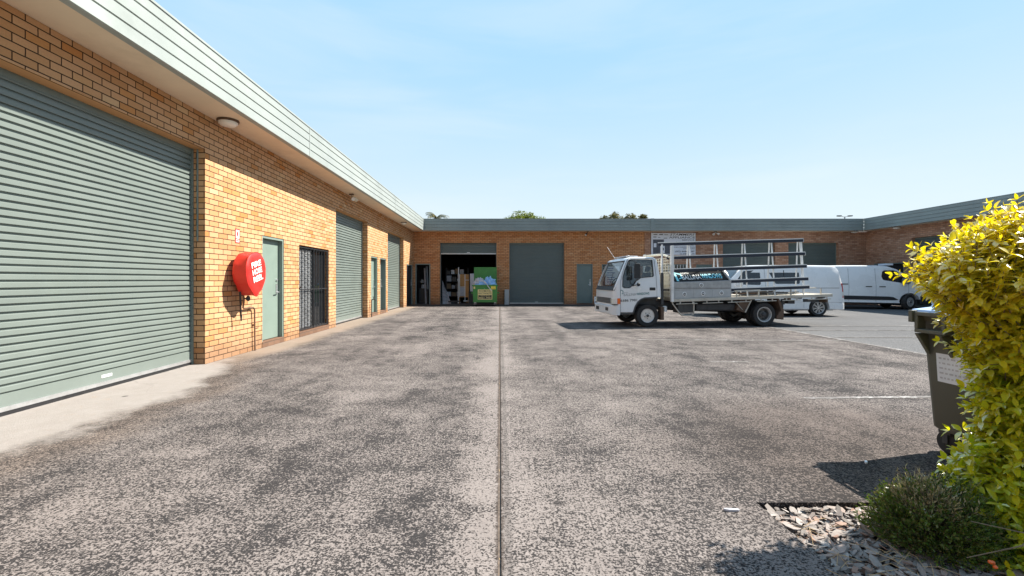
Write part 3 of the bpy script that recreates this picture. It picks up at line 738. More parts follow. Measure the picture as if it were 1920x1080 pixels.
b = MB(); b.tube([drum_pt(2*math.pi*i/n, 1.035, .325) for i in range(n+1)], .007, 6, cap=False); b.build('cover_piping', M['red'], cov, smooth=50)
b = MB(); up = Vector((0, -.26, 1)).normalized(); uu = Vector((0, 1, .26)).normalized()
for i, s_ in enumerate(('FIRE', 'HOSE', 'REEL')):
    c = Vector((.3585, -.02, 1.455)) - up*(.125*(i-1.0))
    b.text(s_, c, uu, up, .31, .10, bold=.03)
b.build('lettering', M['white_print'], cov, fix=False)
b = MB(); b.tube([(.0, -.02, 1.2), (.12, -.02, 1.2), (.12, -.02, 1.46)], .022, 8); b.build('bracket', M['dark_steel'], t, smooth=40)
b = MB(); b.tube([(.10, .02, 1.05), (.10, .03, .92), (.06, .07, .82), (.045, .12, .80), (.045, .42, .80), (.045, .46, .78), (.045, .475, .74), (.04, .49, .3), (.04, .50, 0)], .014, 10)
b.tube([(.03, .36, .80), (0, .36, .80)], .02, 8); b.tube([(.04, .487, .40), (.09, .52, .42)], .009, 8); b.tube([(.04, .485, .47), (0, .485, .47)], .018, 8)
b.build('supply_pipe', M['pipe'], t, smooth=40)
b = MB(); b.tube([(.10, .03, .98), (.16, .03, .98)], .014, 8); b.lathe([(.012, 0), (.045, .0), (.05, .012), (.045, .026), (.012, .026)], (.16, .03, .98), 'x', 16); b.build('valve_wheel', M['black'], t, smooth=40)
b = MB(); b.tube([(.14, -.16, 1.10), (.14, -.15, .95), (.13, -.12, .78), (.13, -.11, .66)], [.015, .015, .014, .012], 10); b.tube([(.13, -.112, .70), (.13, -.108, .60)], [.019, .010], 10); b.build('nozzle', M['black'], t, smooth=40)
# fire equipment sign
t = thing('fire_sign', 'small red and white fire equipment sign above the hose reel', 'sign', (-4.545, 7.88, 0))
bd = MB().box(.001, .006, -.065, .065, 1.94, 2.185).build('sign_board', M['red'], t)
b = MB().mat(0); b.box(.006, .0075, -.05, .05, 2.02, 2.165); b.box(.006, .0075, -.05, .05, 1.955, 2.0)
b.mat(1); b.box(.0075, .009, -.03, .005, 2.05, 2.14); b.box(.0075, .009, .005, .03, 2.09, 2.11); b.text('FIRE', (.0078, 0, 1.978), (0,1,0), (0,0,1), .08, .026, .02)
b.build('pictogram', [M['white_print'], M['red']], bd)
# tap on its stand pipe
t = thing('garden_tap', 'thin stand pipe with a tap in front of the second green door', 'tap', (-4.49, 15.95, 0))
MB().tube([(0,0,0), (0,0,.58), (.02,0,.62)], .016, 8).build('stand_pipe', M['dark_steel'], t, smooth=40)
b = MB().tube([(.0,0,.61), (.10,0,.63), (.15,0,.60), (.16,0,.54)], .016, 8); b.tube([(.07,0,.63), (.07,0,.70)], .01, 8); b.box(.03, .11, -.012, .012, .70, .715); b.build('tap', M['dark_steel'], t, smooth=40)

# ------------------------------------------------------------------ signs
t = thing('shop_sign', 'white appliance service sign with black lettering high on the brown brick wall', 'sign', (9.17, 24.08, 0))
bd = MB().box(-1.17, 1.17, -.05, -.01, 2.63, 3.79).build('sign_board', M['sign_white'], t, bevel=.004)
b = MB().mat(0); U, V = (1,0,0), (0,0,1)
b.text('STAMMERS', (.47, -.0515, 3.70), U, V, 1.30, .115, .002, .25); b.text('APPLIANCE', (.45, -.0515, 3.545), U, V, 1.36, .105, .004); b.text('SERVICE', (.78, -.0515, 3.41), U, V, .64, .08, .0)
b.text('Repairs to all brands', (.62, -.0515, 3.30), U, V, .95, .05); b.text('INSTALL', (.92, -.0515, 3.14), U, V, .3, .055, .01)
b.text('FRIDGES, WASHERS & DRYERS', (.53, -.0515, 3.03), U, V, 1.2, .055, .01); b.text('AND MORE', (.82, -.0515, 2.95), U, V, .62, .05, .01)
b.text('t: (02) 6686   87', (.53, -.0515, 2.80), U, V, 1.18, .10, .02); b.text('m: 0404 5   76', (.73, -.0515, 2.685), U, V, .78, .065, .012)
b.build('lettering', M['black_print'], bd, fix=False)
for (x, z, ww, hh) in ((-.95, 3.70, .2, .05), (-.65, 3.70, .2, .06), (-.38, 3.69, .2, .035), (-.98, 3.57, .17, .05), (-.75, 3.545, .13, .03), (-.42, 3.51, .18, .035)):
    MB().box(x-ww/2, x+ww/2, -.0515, -.0505, z-hh/2, z+hh/2).build('logo', M['grey_print'], bd)
b = MB().mat(0); b.box(-1.08, -.5, -.052, -.0505, 2.68, 3.44); b.box(-.5, -.18, -.052, -.0505, 2.68, 3.12)
b.mat(1); b.box(-1.04, -.9, -.0545, -.0525, 3.03, 3.24); b.box(-.70, -.46, -.0545, -.0525, 2.72, 3.10)
b.mat(0); b.lathe([(.085, 0), (.085, -.003)], (-.58, -.0545, 2.93), 'y', 20)
b.build('appliance_picture', [M['sign_dark'], M['sign_white']], bd)
t = thing('poster', 'white notice poster on the grey framed window left of the truck cab', 'poster', (5.93, 24.10, 1.5))
pb = MB().box(-.36, .42, -.012, 0, -.45, .52).build('sheet', M['white_print'], t)
b = MB()
for i in range(7): b.box(-.26, -.26+.25+.3*random.random(), -.0135, -.0125, .40-i*.12, .44-i*.12)
b.build('print', M['blue_print'], pb)
t = thing('sandwich_board', 'small white board on dark feet at the wall left of the truck', 'sign', (5.06, 23.45, 0))
bd = MB().box(-.19, .19, -.015, .015, .08, .44).build('board', M['white_print'], t, bevel=.003)
b = MB(); b.box(-.13, .02, -.0165, -.0155, .33, .37); b.box(.05, .10, -.0165, -.0155, .33, .37); b.box(-.03, .12, -.0165, -.0155, .23, .27); b.box(-.17, .17, -.0165, -.0155, .10, .15); b.build('print', M['blue_print'], bd)
b = MB(); b.bar((-.15, -.02, .0), (-.15, .02, .5), .02, .02); b.bar((.15, -.02, 0), (.15, .02, .5), .02, .02); b.box(-.2, .2, .02, .22, .0, .03); b.build('stand', M['black'], t)
t = MB().box(.25, .485, 23.9, 24.07, 0, .80).build('door_guard', M['galv'], bevel=.01); tag(t, 'grey metal guard panel against the brick pier between the two back roller doors', 'guard panel')

# ------------------------------------------------------------------ wheels
def wheel(parent, c, Rr, wd, side, rim, kind='steel', steer=0):
    """side -1: outer face looks to -y"""
    def T(b):
        if steer:
            Mx = Matrix.Translation(Vector(c)) @ Matrix.Rotation(steer, 4, 'Z') @ Matrix.Translation(-Vector(c)); b.v = [tuple(Mx @ Vector(p)) for p in b.v]
        return b
    h = wd/2; s = side
    pr = [(rim*.98, -h*.8), (rim*1.03, -h*.92), (Rr*.86, -h), (Rr*.95, -h*.95), (Rr*.985, -h*.8), (Rr, -h*.55), (Rr, -h*.2), (Rr*.985, -h*.17), (Rr*.985, -h*.12), (Rr, -h*.09), (Rr, h*.2), (Rr*.985, h*.23), (Rr*.985, h*.28), (Rr, h*.31), (Rr, h*.55), (Rr*.985, h*.8), (Rr*.95, h*.95), (Rr*.86, h), (rim*1.03, h*.92), (rim*.98, h*.8)]
    w_ = T(MB().lathe(pr, c, 'y', 40, cap=False)).build('wheel', M['rubber'], parent, smooth=35)
    C = Vector(c); o = lambda d: d*s
    b = MB()
    if kind == 'steel':
        b.lathe([(rim*1.0, o(h*.80)), (rim*.97, o(h*.95)), (rim*.90, o(h*.9)), (rim*.86, o(h*.55)), (rim*.70, o(h*.62)), (rim*.52, o(h*.80)), (rim*.30, o(h*.78)), (rim*.28, o(h*.98)), (rim*.02, o(h*1.02))], c, 'y', 36)
    elif kind == 'dish':
        b.lathe([(rim*1.0, o(h*.85)), (rim*.97, o(h*.98)), (rim*.90, o(h*.94)), (rim*.86, o(h*.5)), (rim*.80, o(h*.35))], c, 'y', 36, cap=False); b.mat(1).lathe([(rim*.80, o(h*.34)), (rim*.76, o(-h*.75)), (rim*.45, o(-h*.85)), (rim*.42, o(h*.1)), (rim*.36, o(h*.45)), (rim*.02, o(h*.47))], c, 'y', 36, cap=False)
    else:
        b.lathe([(rim*1.0, o(h*.80)), (rim*.97, o(h*.95)), (rim*.91, o(h*.9)), (rim*.88, o(h*.35))], c, 'y', 36, cap=False)
        b.lathe([(rim*.2, o(h*.5)), (rim*.2, o(h*.88)), (rim*.02, o(h*.9))], c, 'y', 20)
        for i in range(8):
            a = 2*math.pi*i/8 + .2; d = Vector((math.cos(a), 0, math.sin(a))); n = Vector((-d.z, 0, d.x))
            for q in (-1, 1):
                p0 = C + d*rim*.16 + Vector((0, o(h*.82), 0)); p1 = C + d*rim*.92 + n*q*rim*.11 + Vector((0, o(h*.80), 0))
                b.bar(p0, p1, .018, .02, up=(0,1,0))
    r_ = T(b).build('rim', [M['silver'], M['shaded_rim']], w_, smooth=35)
    b = MB()
    if kind == 'steel':
        for i in range(5):
            a = 2*math.pi*i/5 + .3; q = C + Vector((math.cos(a)*rim*.68, o(h*.66), math.sin(a)*rim*.68))
            b.lathe([(rim*.105, 0), (rim*.10, o(.012))], q, 'y', 12)
        for i in range(5):
            a = 2*math.pi*i/5 + .93; q = C + Vector((math.cos(a)*rim*.42, o(h*.78), math.sin(a)*rim*.42)); b.lathe([(rim*.06, 0), (rim*.05, o(.02))], q, 'y', 8)
        b.lathe([(rim*.2, o(h*.9)), (rim*.2, o(h*1.08)), (rim*.12, o(h*1.14))], c, 'y', 16)
    elif kind == 'dish':
        for i in range(4):
            a = 2*math.pi*i/4 + .5; q = C + Vector((math.cos(a)*rim*.64, o(-h*.78), math.sin(a)*rim*.64)); b.lathe([(rim*.13, 0), (rim*.12, o(.012))], q, 'y', 12)
        b.lathe([(rim*.30, o(h*.4)), (rim*.30, o(h*.9)), (rim*.22, o(h*1.0))], c, 'y', 20)
    else:
        b.lathe([(rim*.9, o(h*.25)), (rim*.88, o(h*.3))], c, 'y', 30)
    T(b).build('hub', M['dark_steel'], w_, smooth=35)
    return w_

# ------------------------------------------------------------------ truck
tr = thing('flatbed_truck', 'white glazier flatbed truck with a tall rail rack and toolbox, parked side on', 'truck', (3.12, 12.40, 0), R(4.5))
YC = .925
def sec(x, zb, zt, wb, wm, wt, zm, r, crown=0.0, yc=YC):
    h = [(0, zb), (wb-.05, zb), (wb, zb+.05), (wm, zm), (wm+(wt-wm)*.55, zm+(zt-r-zm)*.55), (wt, zt-r), (wt-.29*r, zt-.29*r), (wt-r, zt), (wt*.5, zt+crown*.75)]
    pts = [(x, yc-a, z) for a, z in h] + [(x, yc, zt+crown)] + [(x, yc+a, z) for a, z in reversed(h[1:])]
    return pts
S = [(0, .60, 1.00, .74, .76, .74, .8, .03), (.02, .56, 1.06, .82, .835, .815, .8, .03), (.06, .47, 1.15, .875, .885, .86, .85, .03), (.12, .40, 1.286, .91, .915, .88, .95, .03), (.20, .36, 1.47, .925, .925, .885, 1.05, .04), (.30, .36, 1.70, .925, .925, .865, 1.05, .05),
     (.37, .36, 1.86, .925, .925, .85, 1.05, .06), (.42, .36, 1.90, .925, .925, .845, 1.05, .07, .01), (.55, .36, 1.93, .925, .925, .84, 1.05, .08, .02), (.9, .36, 1.94, .925, .925, .84, 1.05, .08, .03), (1.14, .36, 1.935, .925, .925, .84, 1.05, .08, .02), (1.215, .4, 1.90, .925, .925, .84, 1.05, .08, .01), (1.255, .45, 1.78, .92, .92, .85, 1.04, .08), (1.30, .5, 1.50, .91, .915, .87, 1.0, .08), (1.318, .55, 1.20, .90, .905, .88, .95, .06)]
cab = MB().loft([sec(*s_) for s_ in S]).build('cab', M['cab_white'], tr, smooth=35)
arch = [(.525, .10), (.525, .42), (.575, .56), (.65, .69), (.74, .765), (.84, .80), (1.5, .825), (1.5, .10)]
win = [(.235, 1.12), (.25, 1.36), (.31, 1.56), (.405, 1.79), (.44, 1.845), (.50, 1.865), (1.06, 1.865), (1.09, 1.84), (1.115, 1.42), (1.10, 1.395), (.76, 1.365), (.61, 1.265), (.48, 1.12), (.43, 1.085), (.27, 1.085)]
inner = MB().loft([sec(x, .75, min(zt, 1.9)-.05, .86, .87, .80, 1.05, .06) for x, zt in ((.13, 1.20), (.20, 1.36), (.40, 1.82), (.6, 1.87), (1.10, 1.87), (1.22, 1.80), (1.27, 1.45))])
cut(cab, [MB().prism(arch, 'y', -.3, 2.3), inner, MB().prism(win, 'y', -.3, 2.3), MB().prism([(YC-.76, 1.13), (YC+.76, 1.13), (YC+.74, 1.82), (YC-.74, 1.82)], 'x', -.3, .385), MB().box(1.2, 1.5, .35, 1.5, 1.30, 1.72)])
def ys(z): return .0 + max(0, z-1.05)*.0955
# door skin, lower and the window frame
low = [(.18, .43), (.172, 1.07), (1.195, 1.07), (1.195, .835), (.84, .815), (.73, .775), (.635, .69), (.56, .56), (.52, .43)]
b = MB(); n = len(low)
b.add([(x, ys(z)-.006, z) for x, z in low] + [(x, ys(z)+.006, z) for x, z in low], [tuple(range(n)), tuple(reversed(range(n, 2*n)))] + [(i, n+i, n+(i+1) % n, (i+1) % n) for i in range(n)])
dr = b.build('door', M['cab_white'], tr)
b = MB(); sm = [(.172, 1.09), (.18, 1.25), (.27, 1.58), (.37, 1.82), (.43, 1.895), (.55, 1.905), (1.1, 1.905), (1.15, 1.87), (1.19, 1.4), (1.195, 1.07), (1.195, .835)]
b.tube([(x, ys(z)-.004, z) for x, z in low[:2]] + [(x, ys(z)-.003, z) for x, z in sm], .0045, 6)
b.build('door_seam', M['grey_print'], dr)
b = MB(); pts = [(x, ys(z)-.004, z) for x, z in win]; b.tube(pts+[pts[0]], .011, 6); b.build('window_rubber', M['black'], dr, smooth=40)
b = MB(); n = len(win); b.add([(x, ys(z)+.012, z) for x, z in win] + [(x, ys(z)+.017, z) for x, z in win], [tuple(range(n)), tuple(reversed(range(n, 2*n)))] + [(i, n+i, n+(i+1) % n, (i+1) % n) for i in range(n)])
b.build('side_window', M['glass'], dr)
b = MB(); b.box(.99, 1.155, -.014, .002, 1.015, 1.095); b.build('door_handle', M['black'], dr, bevel=.012)
b = MB(); b.add([(.47,-.0085,1.11),(.60,-.0085,1.0),(.66,-.0085,1.10),(.585,-.0085,1.19)], [(0,1,2,3)]); b.add([(.60,-.0085,1.06),(.68,-.0085,.97),(.76,-.0085,1.07),(.70,-.0085,1.13)], [(0,1,2,3)]); b.build('sticker', M['white_print'], dr)
b = MB().mat(0); up = Vector((-.04, 0, 1)); uu = Vector((1, 0, .055))
def logo(b, x, y, z, s, k=1.0, dy=0.0):
    # an open window: leaf and frame outline
    q = [((0,0),(.05,0),(.05,1),(0,1)), ((.05,1),(.05,.9),(.46,.72),(.46,.82)), ((.36,.30),(.46,.30),(.46,.74),(.36,.78)), ((.2,.30),(.36,.30),(.36,.38),(.2,.38))]
    for p in q: b.add([(x+u*s, y+dy*v*s, z+v*s*k) for u, v in p], [(0,1,2,3)])
logo(b, .172, -.0085, .865, .17)
b.text('WINDOWS', (.80, -.007, .925), uu, up, .36, .068, .02)
b.mat(1); b.text('BALLINA', (.435, -.007, .903), uu, up, .345, .07, -.004); b.text('NORTH', (.325, -.007, .96), uu, up, .11, .022)
b.mat(2); b.text('6686 7981', (.405, -.007, .745), Vector((1,0,.04)), up, .46, .068, .012)
b.build('lettering', [M['teal_print'], M['grey_print'], M['black_print']], dr, fix=False)
# windscreen
b = MB(); wz = lambda z: .03+(z-1.08)/2.29
g = [(wz(1.12)+.016, 1.12), (wz(1.825)+.016, 1.825)]
b.add([(g[0][0], YC-.77, g[0][1]), (g[0][0], YC+.77, g[0][1]), (g[1][0], YC+.75, g[1][1]), (g[1][0], YC-.75, g[1][1])], [(0,1,2,3)])
b.build('windscreen', M['glass'], cab)
b = MB(); b.tube([(wz(1.12)-.004, YC-.77, 1.12), (wz(1.825)-.004, YC-.75, 1.83), (wz(1.825)-.004, YC+.75, 1.83), (wz(1.12)-.004, YC+.77, 1.12), (wz(1.12)-.004, YC-.77, 1.12)], .012, 6); b.build('windscreen_rubber', M['black'], cab)
b = MB(); b.add([(-.014, YC-.74, 1.01), (-.014, YC+.74, 1.01), (.045, YC+.80, 1.13), (.045, YC-.80, 1.13), (.07, YC-.875, 1.10), (.03, YC-.84, 1.0)], [(0,1,2,3), (0,3,4,5)]); b.build('cowl_panel', M['black'], cab)
b = MB(); b.bar((.03, .5, 1.14), (.22, .75, 1.50), .01, .015); b.bar((.03, 1.1, 1.14), (.2, 1.35, 1.46), .01, .015); b.build('wiper', M['black'], cab)
# front details
b = MB(); b.loft([[( -.06+dx, YC-w_, z0), (-.06+dx, YC+w_, z0), (-.06+dx+.0, YC+w_, z1), (-.06+dx, YC-w_, z1)] for dx, w_, z0, z1 in ((-.0, .70, .36, .58), (.04, .82, .34, .60), (.13, .91, .33, .605), (.22, .93, .335, .605), (.24, .90, .36, .59))])
bp = b.build('bumper', M['cab_white'], tr, bevel=.012)
b = MB(); b.box(-.066, -.058, .35, .58, .44, .53); b.box(-.066, -.059, 1.2, 1.5, .42, .52); b.build('number_plate', M['black'], bp)
b = MB(); b.box(-.012, .05, .28, 1.57, .64, .80); gr = b.build('grille', M['charcoal'], tr, bevel=.008)
b = MB()
for z in (.665, .71, .755): b.box(-.018, -.011, .30, 1.55, z, z+.012)
b.build('grille_bars', M['grey_print'], gr)
for (ya, yb) in ((.02, .27), (1.58, 1.83)):
    near = ya < 1
    b = MB().mat(0); Q = lambda pp: pp if near else [(u, 1.85-v_) for u, v_ in pp]; b.prism(Q([(-.010, .30), (-.010, .16), (.012, .081), (.052, .031), (.086, .009), (.11, .05), (.08, .12), (.05, .30)]), 'z', .635, .79)
    hl = b.build('headlamp', M['lens'], tr, bevel=.008)
    b = MB(); b.prism(Q([(.089, .008), (.12, -.002), (.17, -.009), (.17, .05), (.11, .05)]), 'z', .645, .80); b.build('indicator', M['orange'], hl, bevel=.006)
    b = MB(); b.box(.0, .17, ya-.006, yb+.006, .615, .635); b.build('lamp_trim', M['black'], hl)
b = MB(); b.tube([(x, -.004, z) for x, z in [(.53,.40),(.58,.56),(.655,.69),(.745,.765),(.85,.805),(1.22,.825)]], .022, 8); b.build('wheel_arch_trim', M['charcoal'], tr, smooth=40)
b = MB(); b.box(.18, .52, .0, .22, .36, .425); b.build('step', M['charcoal'], tr, bevel=.006)
# mirrors
b = MB(); b.tube([(.47, .07, 1.84), (.53, -.12, 1.82), (.55, -.20, 1.78)], .012, 8); b.tube([(.50, -.22, 1.80), (.545, -.22, 1.30)], .011, 8); b.tube([(.545, -.21, 1.30), (.52, .0, 1.13)], .012, 8)
mr = b.build('mirror_arm', M['black'], tr, smooth=40)
b = MB(); b.prism([(.475, 1.36), (.475, 1.72), (.49, 1.75), (.615, 1.74), (.63, 1.72), (.63, 1.38), (.61, 1.345), (.49, 1.345)], 'y', -.27, -.21); b.build('mirror', M['black'], mr, bevel=.012)
b = MB(); b.lathe([(.045, -.03), (.05, 0), (.045, .03)], (.645, -.09, 1.18), 'x', 16); b.tube([(.64, -.07, 1.18), (.50, .01, 1.13)], .009, 6); b.build('round_mirror', M['black'], mr, smooth=40)
b = MB(); b.tube([(.47, .12, 1.95), (.42, .13, 1.965)], .022, 10); b.tube([(.40, YC+.2, 1.94), (.30, YC+.6, 2.30)], .004, 6); b.box(.48, .82, YC-.5, YC+.5, 1.955, 1.985); b.build('roof_vent', M['cab_white'], tr, smooth=40)
# cab interior
b = MB(); b.box(.16, 1.25, .10, 1.75, .76, .80); b.box(.13, .36, .10, 1.75, .80, 1.12); inte = b.build('dashboard', M['charcoal'], tr, bevel=.03)
for y in (.30, 1.2):
    b = MB(); b.box(.62, 1.05, y, y+.45, .80, .98); b.prism([(.98, .98), (1.08, .98), (1.17, 1.50), (1.09, 1.52)], 'y', y, y+.45); b.prism([(1.10, 1.54), (1.17, 1.53), (1.20, 1.68), (1.13, 1.70)], 'y', y+.1, y+.35); b.build('seat', M['sign_dark'], tr, bevel=.03)
b = MB(); n = 24; ring = []
for i in range(n+1):
    a = 2*math.pi*i/n; ring.append((.46+.09*math.sin(a), 1.42+.19*math.cos(a), 1.19+.16*math.sin(a)))
b.tube(ring, .014, 8, cap=False); b.tube([(.34, 1.42, 1.06), (.46, 1.42, 1.19)], .02, 8); b.bar((.46,1.24,1.19), (.46,1.6,1.19), .02, .02); b.build('steering_wheel', M['black'], tr, smooth=40)
# chassis
b = MB(); b.box(.35, 5.2, .46, .55, .48, .67); b.box(.35, 5.2, 1.30, 1.39, .48, .67)
for x in (1.5, 2.4, 3.4, 4.9): b.box(x, x+.1, .551, 1.299, .50, .62)
b.box(.25, 1.25, .35, 1.5, .38, .74); b.box(.62, 1.29, .26, 1.6, .62, .80); b.build('chassis', M['dark_steel'], tr)
b = MB(); b.lathe([(.06, -.75), (.06, .75)], (.955, YC, .315), 'y', 12); b.lathe([(.07, -.8), (.07, .8)], (4.307, YC, .33), 'y', 12); b.lathe([(.17, -.12), (.2, 0), (.17, .12)], (4.307, YC, .33), 'y', 16); b.tube([(1.3, YC, .48), (4.2, YC, .36)], .045, 10); b.build('axle', M['dark_steel'], tr, smooth=40)
b = MB(); b.box(1.85, 2.32, .10, .42, .385, .62); b.box(2.01, 2.02, .09, .1, .39, .615); b.build('battery_box', M['charcoal'], tr, bevel=.008)
b = MB(); b.lathe([(.06, 0), (.06, .14), (.03, .16)], (1.49, .15, .42), 'z', 14); b.build('air_tank', M['alu_light'], tr, smooth=40)
b = MB(); b.box(2.4, 3.7, .15, .44, .43, .64); b.build('fuel_tank', M['dark_steel'], tr, bevel=.04)
# tray
SL = .029
def T(x, z): return z + (x-1.62)*SL
b = MB()
def tbox(b, x0, x1, y0, y1, z0, z1):
    return b.loft([[(x, y0, T(x, z0)), (x, y1, T(x, z0)), (x, y1, T(x, z1)), (x, y0, T(x, z1))] for x in (x0, x1)])
tbox(b, 1.62, 6.26, .0, 1.90, .722, .762); dk = b.build('tray', M['timber'], tr)
b = MB(); tbox(b, 1.60, 6.26, -.045, -.002, .694, .775); tbox(b, 1.60, 6.26, 1.902, 1.945, .694, .775); tbox(b, 6.262, 6.30, -.045, 1.945, .694, .775); b.build('tray_edge', M['timber'], dk, bevel=.006)
b = MB()
for x in (1.9, 2.6, 3.3, 4.0, 4.7, 5.4, 6.1): tbox(b, x, x+.06, .05, 1.85, .66, .72)
b.build('cross_member', M['dark_steel'], dk)
b = MB()
for a, e in ((1.72, 2.32), (2.48, 3.06), (3.2, 3.85), (4.05, 4.62), (4.8, 5.35), (5.55, 6.24)):
    b.tube([(a, -.05, T(a, .635)), (e, -.05, T(e, .635))], .011, 8)
    for x in (a+.12, e-.12): b.box(x-.012, x+.012, -.055, -.035, T(x, .63), T(x, .70))
b.build('tie_rail', M['timber'], dk, smooth=40)
b = MB(); b.tube([(1.622, -.02, .69), (1.64, -.02, .64), (1.86, -.02, .35), (1.90, -.02, .325), (2.15, -.02, .322), (2.22, -.02, .345), (2.24, -.02, .40), (2.24, -.02, .70)], .018, 8); b.build('side_step', M['timber'], dk, smooth=40)
# headboard with ribs, grid and posts
b = MB(); tbox(b, 1.60, 1.625, .05, 1.85, .78, 1.46)
for i in range(6): z = .82+i*.115; tbox(b, 1.572, 1.599, .05, 1.85, z, z+.055)
hb = b.build('headboard', M['cream'], tr)
b = MB()
for i in range(15): y = .1+i*.122; b.tube([(1.61, y, 1.46), (1.61, y, 1.92)], .008, 6)
for z in (1.52, 1.60, 1.68, 1.76, 1.84, 1.92): b.tube([(1.61, .06, z), (1.61, 1.84, z)], .008, 6)
b.tube([(1.60, .06, 1.93), (1.60, .55, 2.03), (1.60, 1.84, 2.05)], .03, 8)
b.build('headboard_grid', M['cream'], hb, smooth=40)
b = MB(); b.box(1.588, 1.662, -.046, .03, .70, 2.245); b.box(1.588, 1.662, 1.87, 1.946, .70, 2.1); b.box(1.375, 1.415, .10, .14, .68, 2.28); b.build('headboard_post', M['rack_white'], hb, bevel=.004)
b = MB(); b.box(1.36, 1.43, .09, .15, .62, 1.5); b.box(1.36, 1.7, .1, .14, 1.0, 1.04); b.build('exhaust_stack', M['dark_steel'], tr)
# toolbox
def tz(x, z): return z + (x-1.66)*.03
b = MB(); b.loft([[(x, 0, tz(x, .766)), (x, .62, tz(x, .766)), (x, .62, tz(x, 1.53)), (x, .26, tz(x, 1.53)), (x if x < 2 else x, 0, tz(x, 1.235))] for x in (1.665, 3.335)])
tb = b.build('toolbox', M['checker'], tr, bevel=.006)
b = MB()
for i in range(3):
    x0 = 1.715+i*.535; x1 = x0+.525
    b.add([(x0, -.005, tz(x0, .80)), (x1, -.005, tz(x1, .80)), (x1, -.005, tz(x1, 1.0)), (x0, -.005, tz(x0, 1.0)), (x0, .0, tz(x0, .80)), (x1, .0, tz(x1, .80)), (x1, .0, tz(x1, 1.0)), (x0, .0, tz(x0, 1.0))], [(0,1,2,3), (0,4,5,1), (1,5,6,2), (2,6,7,3), (3,7,4,0)])
b.build('drawer', M['galv'], tb)
b = MB(); b.box(1.69, 3.31, -.004, -.001, .0, .0)
b = MB()
for x, z in ((1.98, .90), (2.51, .90), (3.045, .90), (2.46, 1.135)):
    z = tz(x, z); b.mat(0); b.lathe([(.062, -.006), (.06, -.016), (.045, -.018)], (x, 0, z), 'y', 20); b.mat(1); b.lathe([(.042, -.0181), (.04, -.0195)], (x, 0, z), 'y', 16); b.mat(0); b.box(x-.028, x+.028, -.028, -.0196, z-.008, z+.01)
b.build('latch', [M['alu_light'], M['charcoal']], tb, smooth=40)
b = MB(); b.box(1.70, 3.30, -.003, -.0005, tz(2.5, 1.043), tz(2.5, 1.052)); b.build('lid_gap', M['black'], tb)
nx = Vector((0, -.295, .26)).normalized(); vx = Vector((0, .26, .295)).normalized()
def sl_pt(x, t, off=.0): p = Vector((x, .26*t, tz(x, 1.235+.295*t))); return p + nx*off
b = MB(); b.add([sl_pt(1.70, .03, .005), sl_pt(3.27, .03, .005), sl_pt(3.19, .95, .005), sl_pt(1.68, .95, .005)], [(0,1,2,3)]); pn = b.build('sign_panel', M['matte_panel'], tb)
b = MB(); b.bar(sl_pt(3.30, 0, .01), sl_pt(3.23, 1, .01), .03, .07, up=nx); b.bar(sl_pt(1.665, 1, .006), sl_pt(3.25, 1, .006), .03, .02); b.bar(sl_pt(1.68, .0, .008), sl_pt(1.667, 1, .008), .02, .02, up=nx); b.build('edge_trim', M['alu_light'], tb)
b = MB().mat(0); vv = Vector((0, vx.y, vx.z)); ux = Vector((1, 0, .03)).normalized()
b.text('BALLINA', sl_pt(2.235, .43, .0065), ux, vv, .54, .175, .004); b.text('NORTH', sl_pt(2.08, .79, .0065), ux, vv, .23, .06, .012)
b.bar(sl_pt(2.52, .17, .0075), sl_pt(3.10, .17, .0075), .002, .016, up=nx)
b.mat(1); b.text('WINDOWS', sl_pt(2.82, .47, .0065), ux, vv, .60, .175, .026)
for p in (((0,0),(.09,0),(.05,1),(-.02,1)), ((.0,1),(.01,.86),(.26,.66),(.26,.80)), ((.21,.30),(.27,.30),(.27,.76),(.21,.74)), ((.12,.22),(.27,.30),(.24,.38),(.12,.32))):
    b.add([sl_pt(1.78+u*.72, .08+v*.84, .0075) for u, v in p], [(0,1,2,3)])
b.build('lettering', [M['white_print'], M['cyan_print']], pn, fix=False)
# glass rack
def ry(z): return .10 + (z-1.1)*.095
def rz_(x, z): return z + (x-5.5)*.034
rails = ((2.43, 1.32), (2.045, 1.56), (1.685, 1.66), (1.325, 3.34), (1.09, 3.36))
rk = MB(); rk.bar((5.63, ry(1.0)+.1, T(5.6, .8)), (5.60, ry(2.4)+.05, 2.46), .03, .03, up=(0,1,0)); rack = rk.build('glass_rack', M['rack_white'], tr)
for x in (2.25, 3.05, 3.88, 4.69, 5.55):
    for s_ in (0, 1):
        zb = 1.55 if (x < 3.3) else T(x, .77); zt_ = rz_(x, 2.44)
        f = (lambda z: ry(z)+.035) if s_ == 0 else (lambda z: .42-(z-1.1)*.055)
        rk = MB(); rk.bar((x, f(zb), zb), (x, f(zt_), zt_), .027, .027, up=(0,1,0))
        if s_: rk.bar((x, .20, rz_(x, 2.44)), (x, .37, rz_(x, 2.44)), .03, .03)
        rk.build('upright', M['rack_white'], rack)
for z, xa in rails:
    xb = 5.60 + (2.43-z)*.06
    b = MB().mat(0); y = ry(z)
    b.bar((xa, y-.02, rz_(xa, z)), (xb, y-.02, rz_(xb, z)), .05, .078)
    b.mat(1); b.bar((xa, y-.02, rz_(xa, z)+.050), (xb, y-.02, rz_(xb, z)+.050), .056, .021)
    b.bar((xb+.002, y-.02, rz_(xb, z)), (xb+.014, y-.02, rz_(xb, z)), .05, .09)
    b.build('padded_rail', [M['navy'], M['rack_white']], rack)
b = MB()   # low frame and loose lengths lying on the tray
b.bar((3.45, .02, 1.0), (6.02, .25, 1.075), .07, .03); b.bar((3.5, .9, 1.0), (6.0, 1.0, 1.06), .7, .02)
for x in (3.5, 4.15, 5.1, 6.0): b.box(x, x+.03, .03, .06, T(x, .76), .99+(x-3.45)*.028)
b.build('tray_frame', M['timber'], dk)
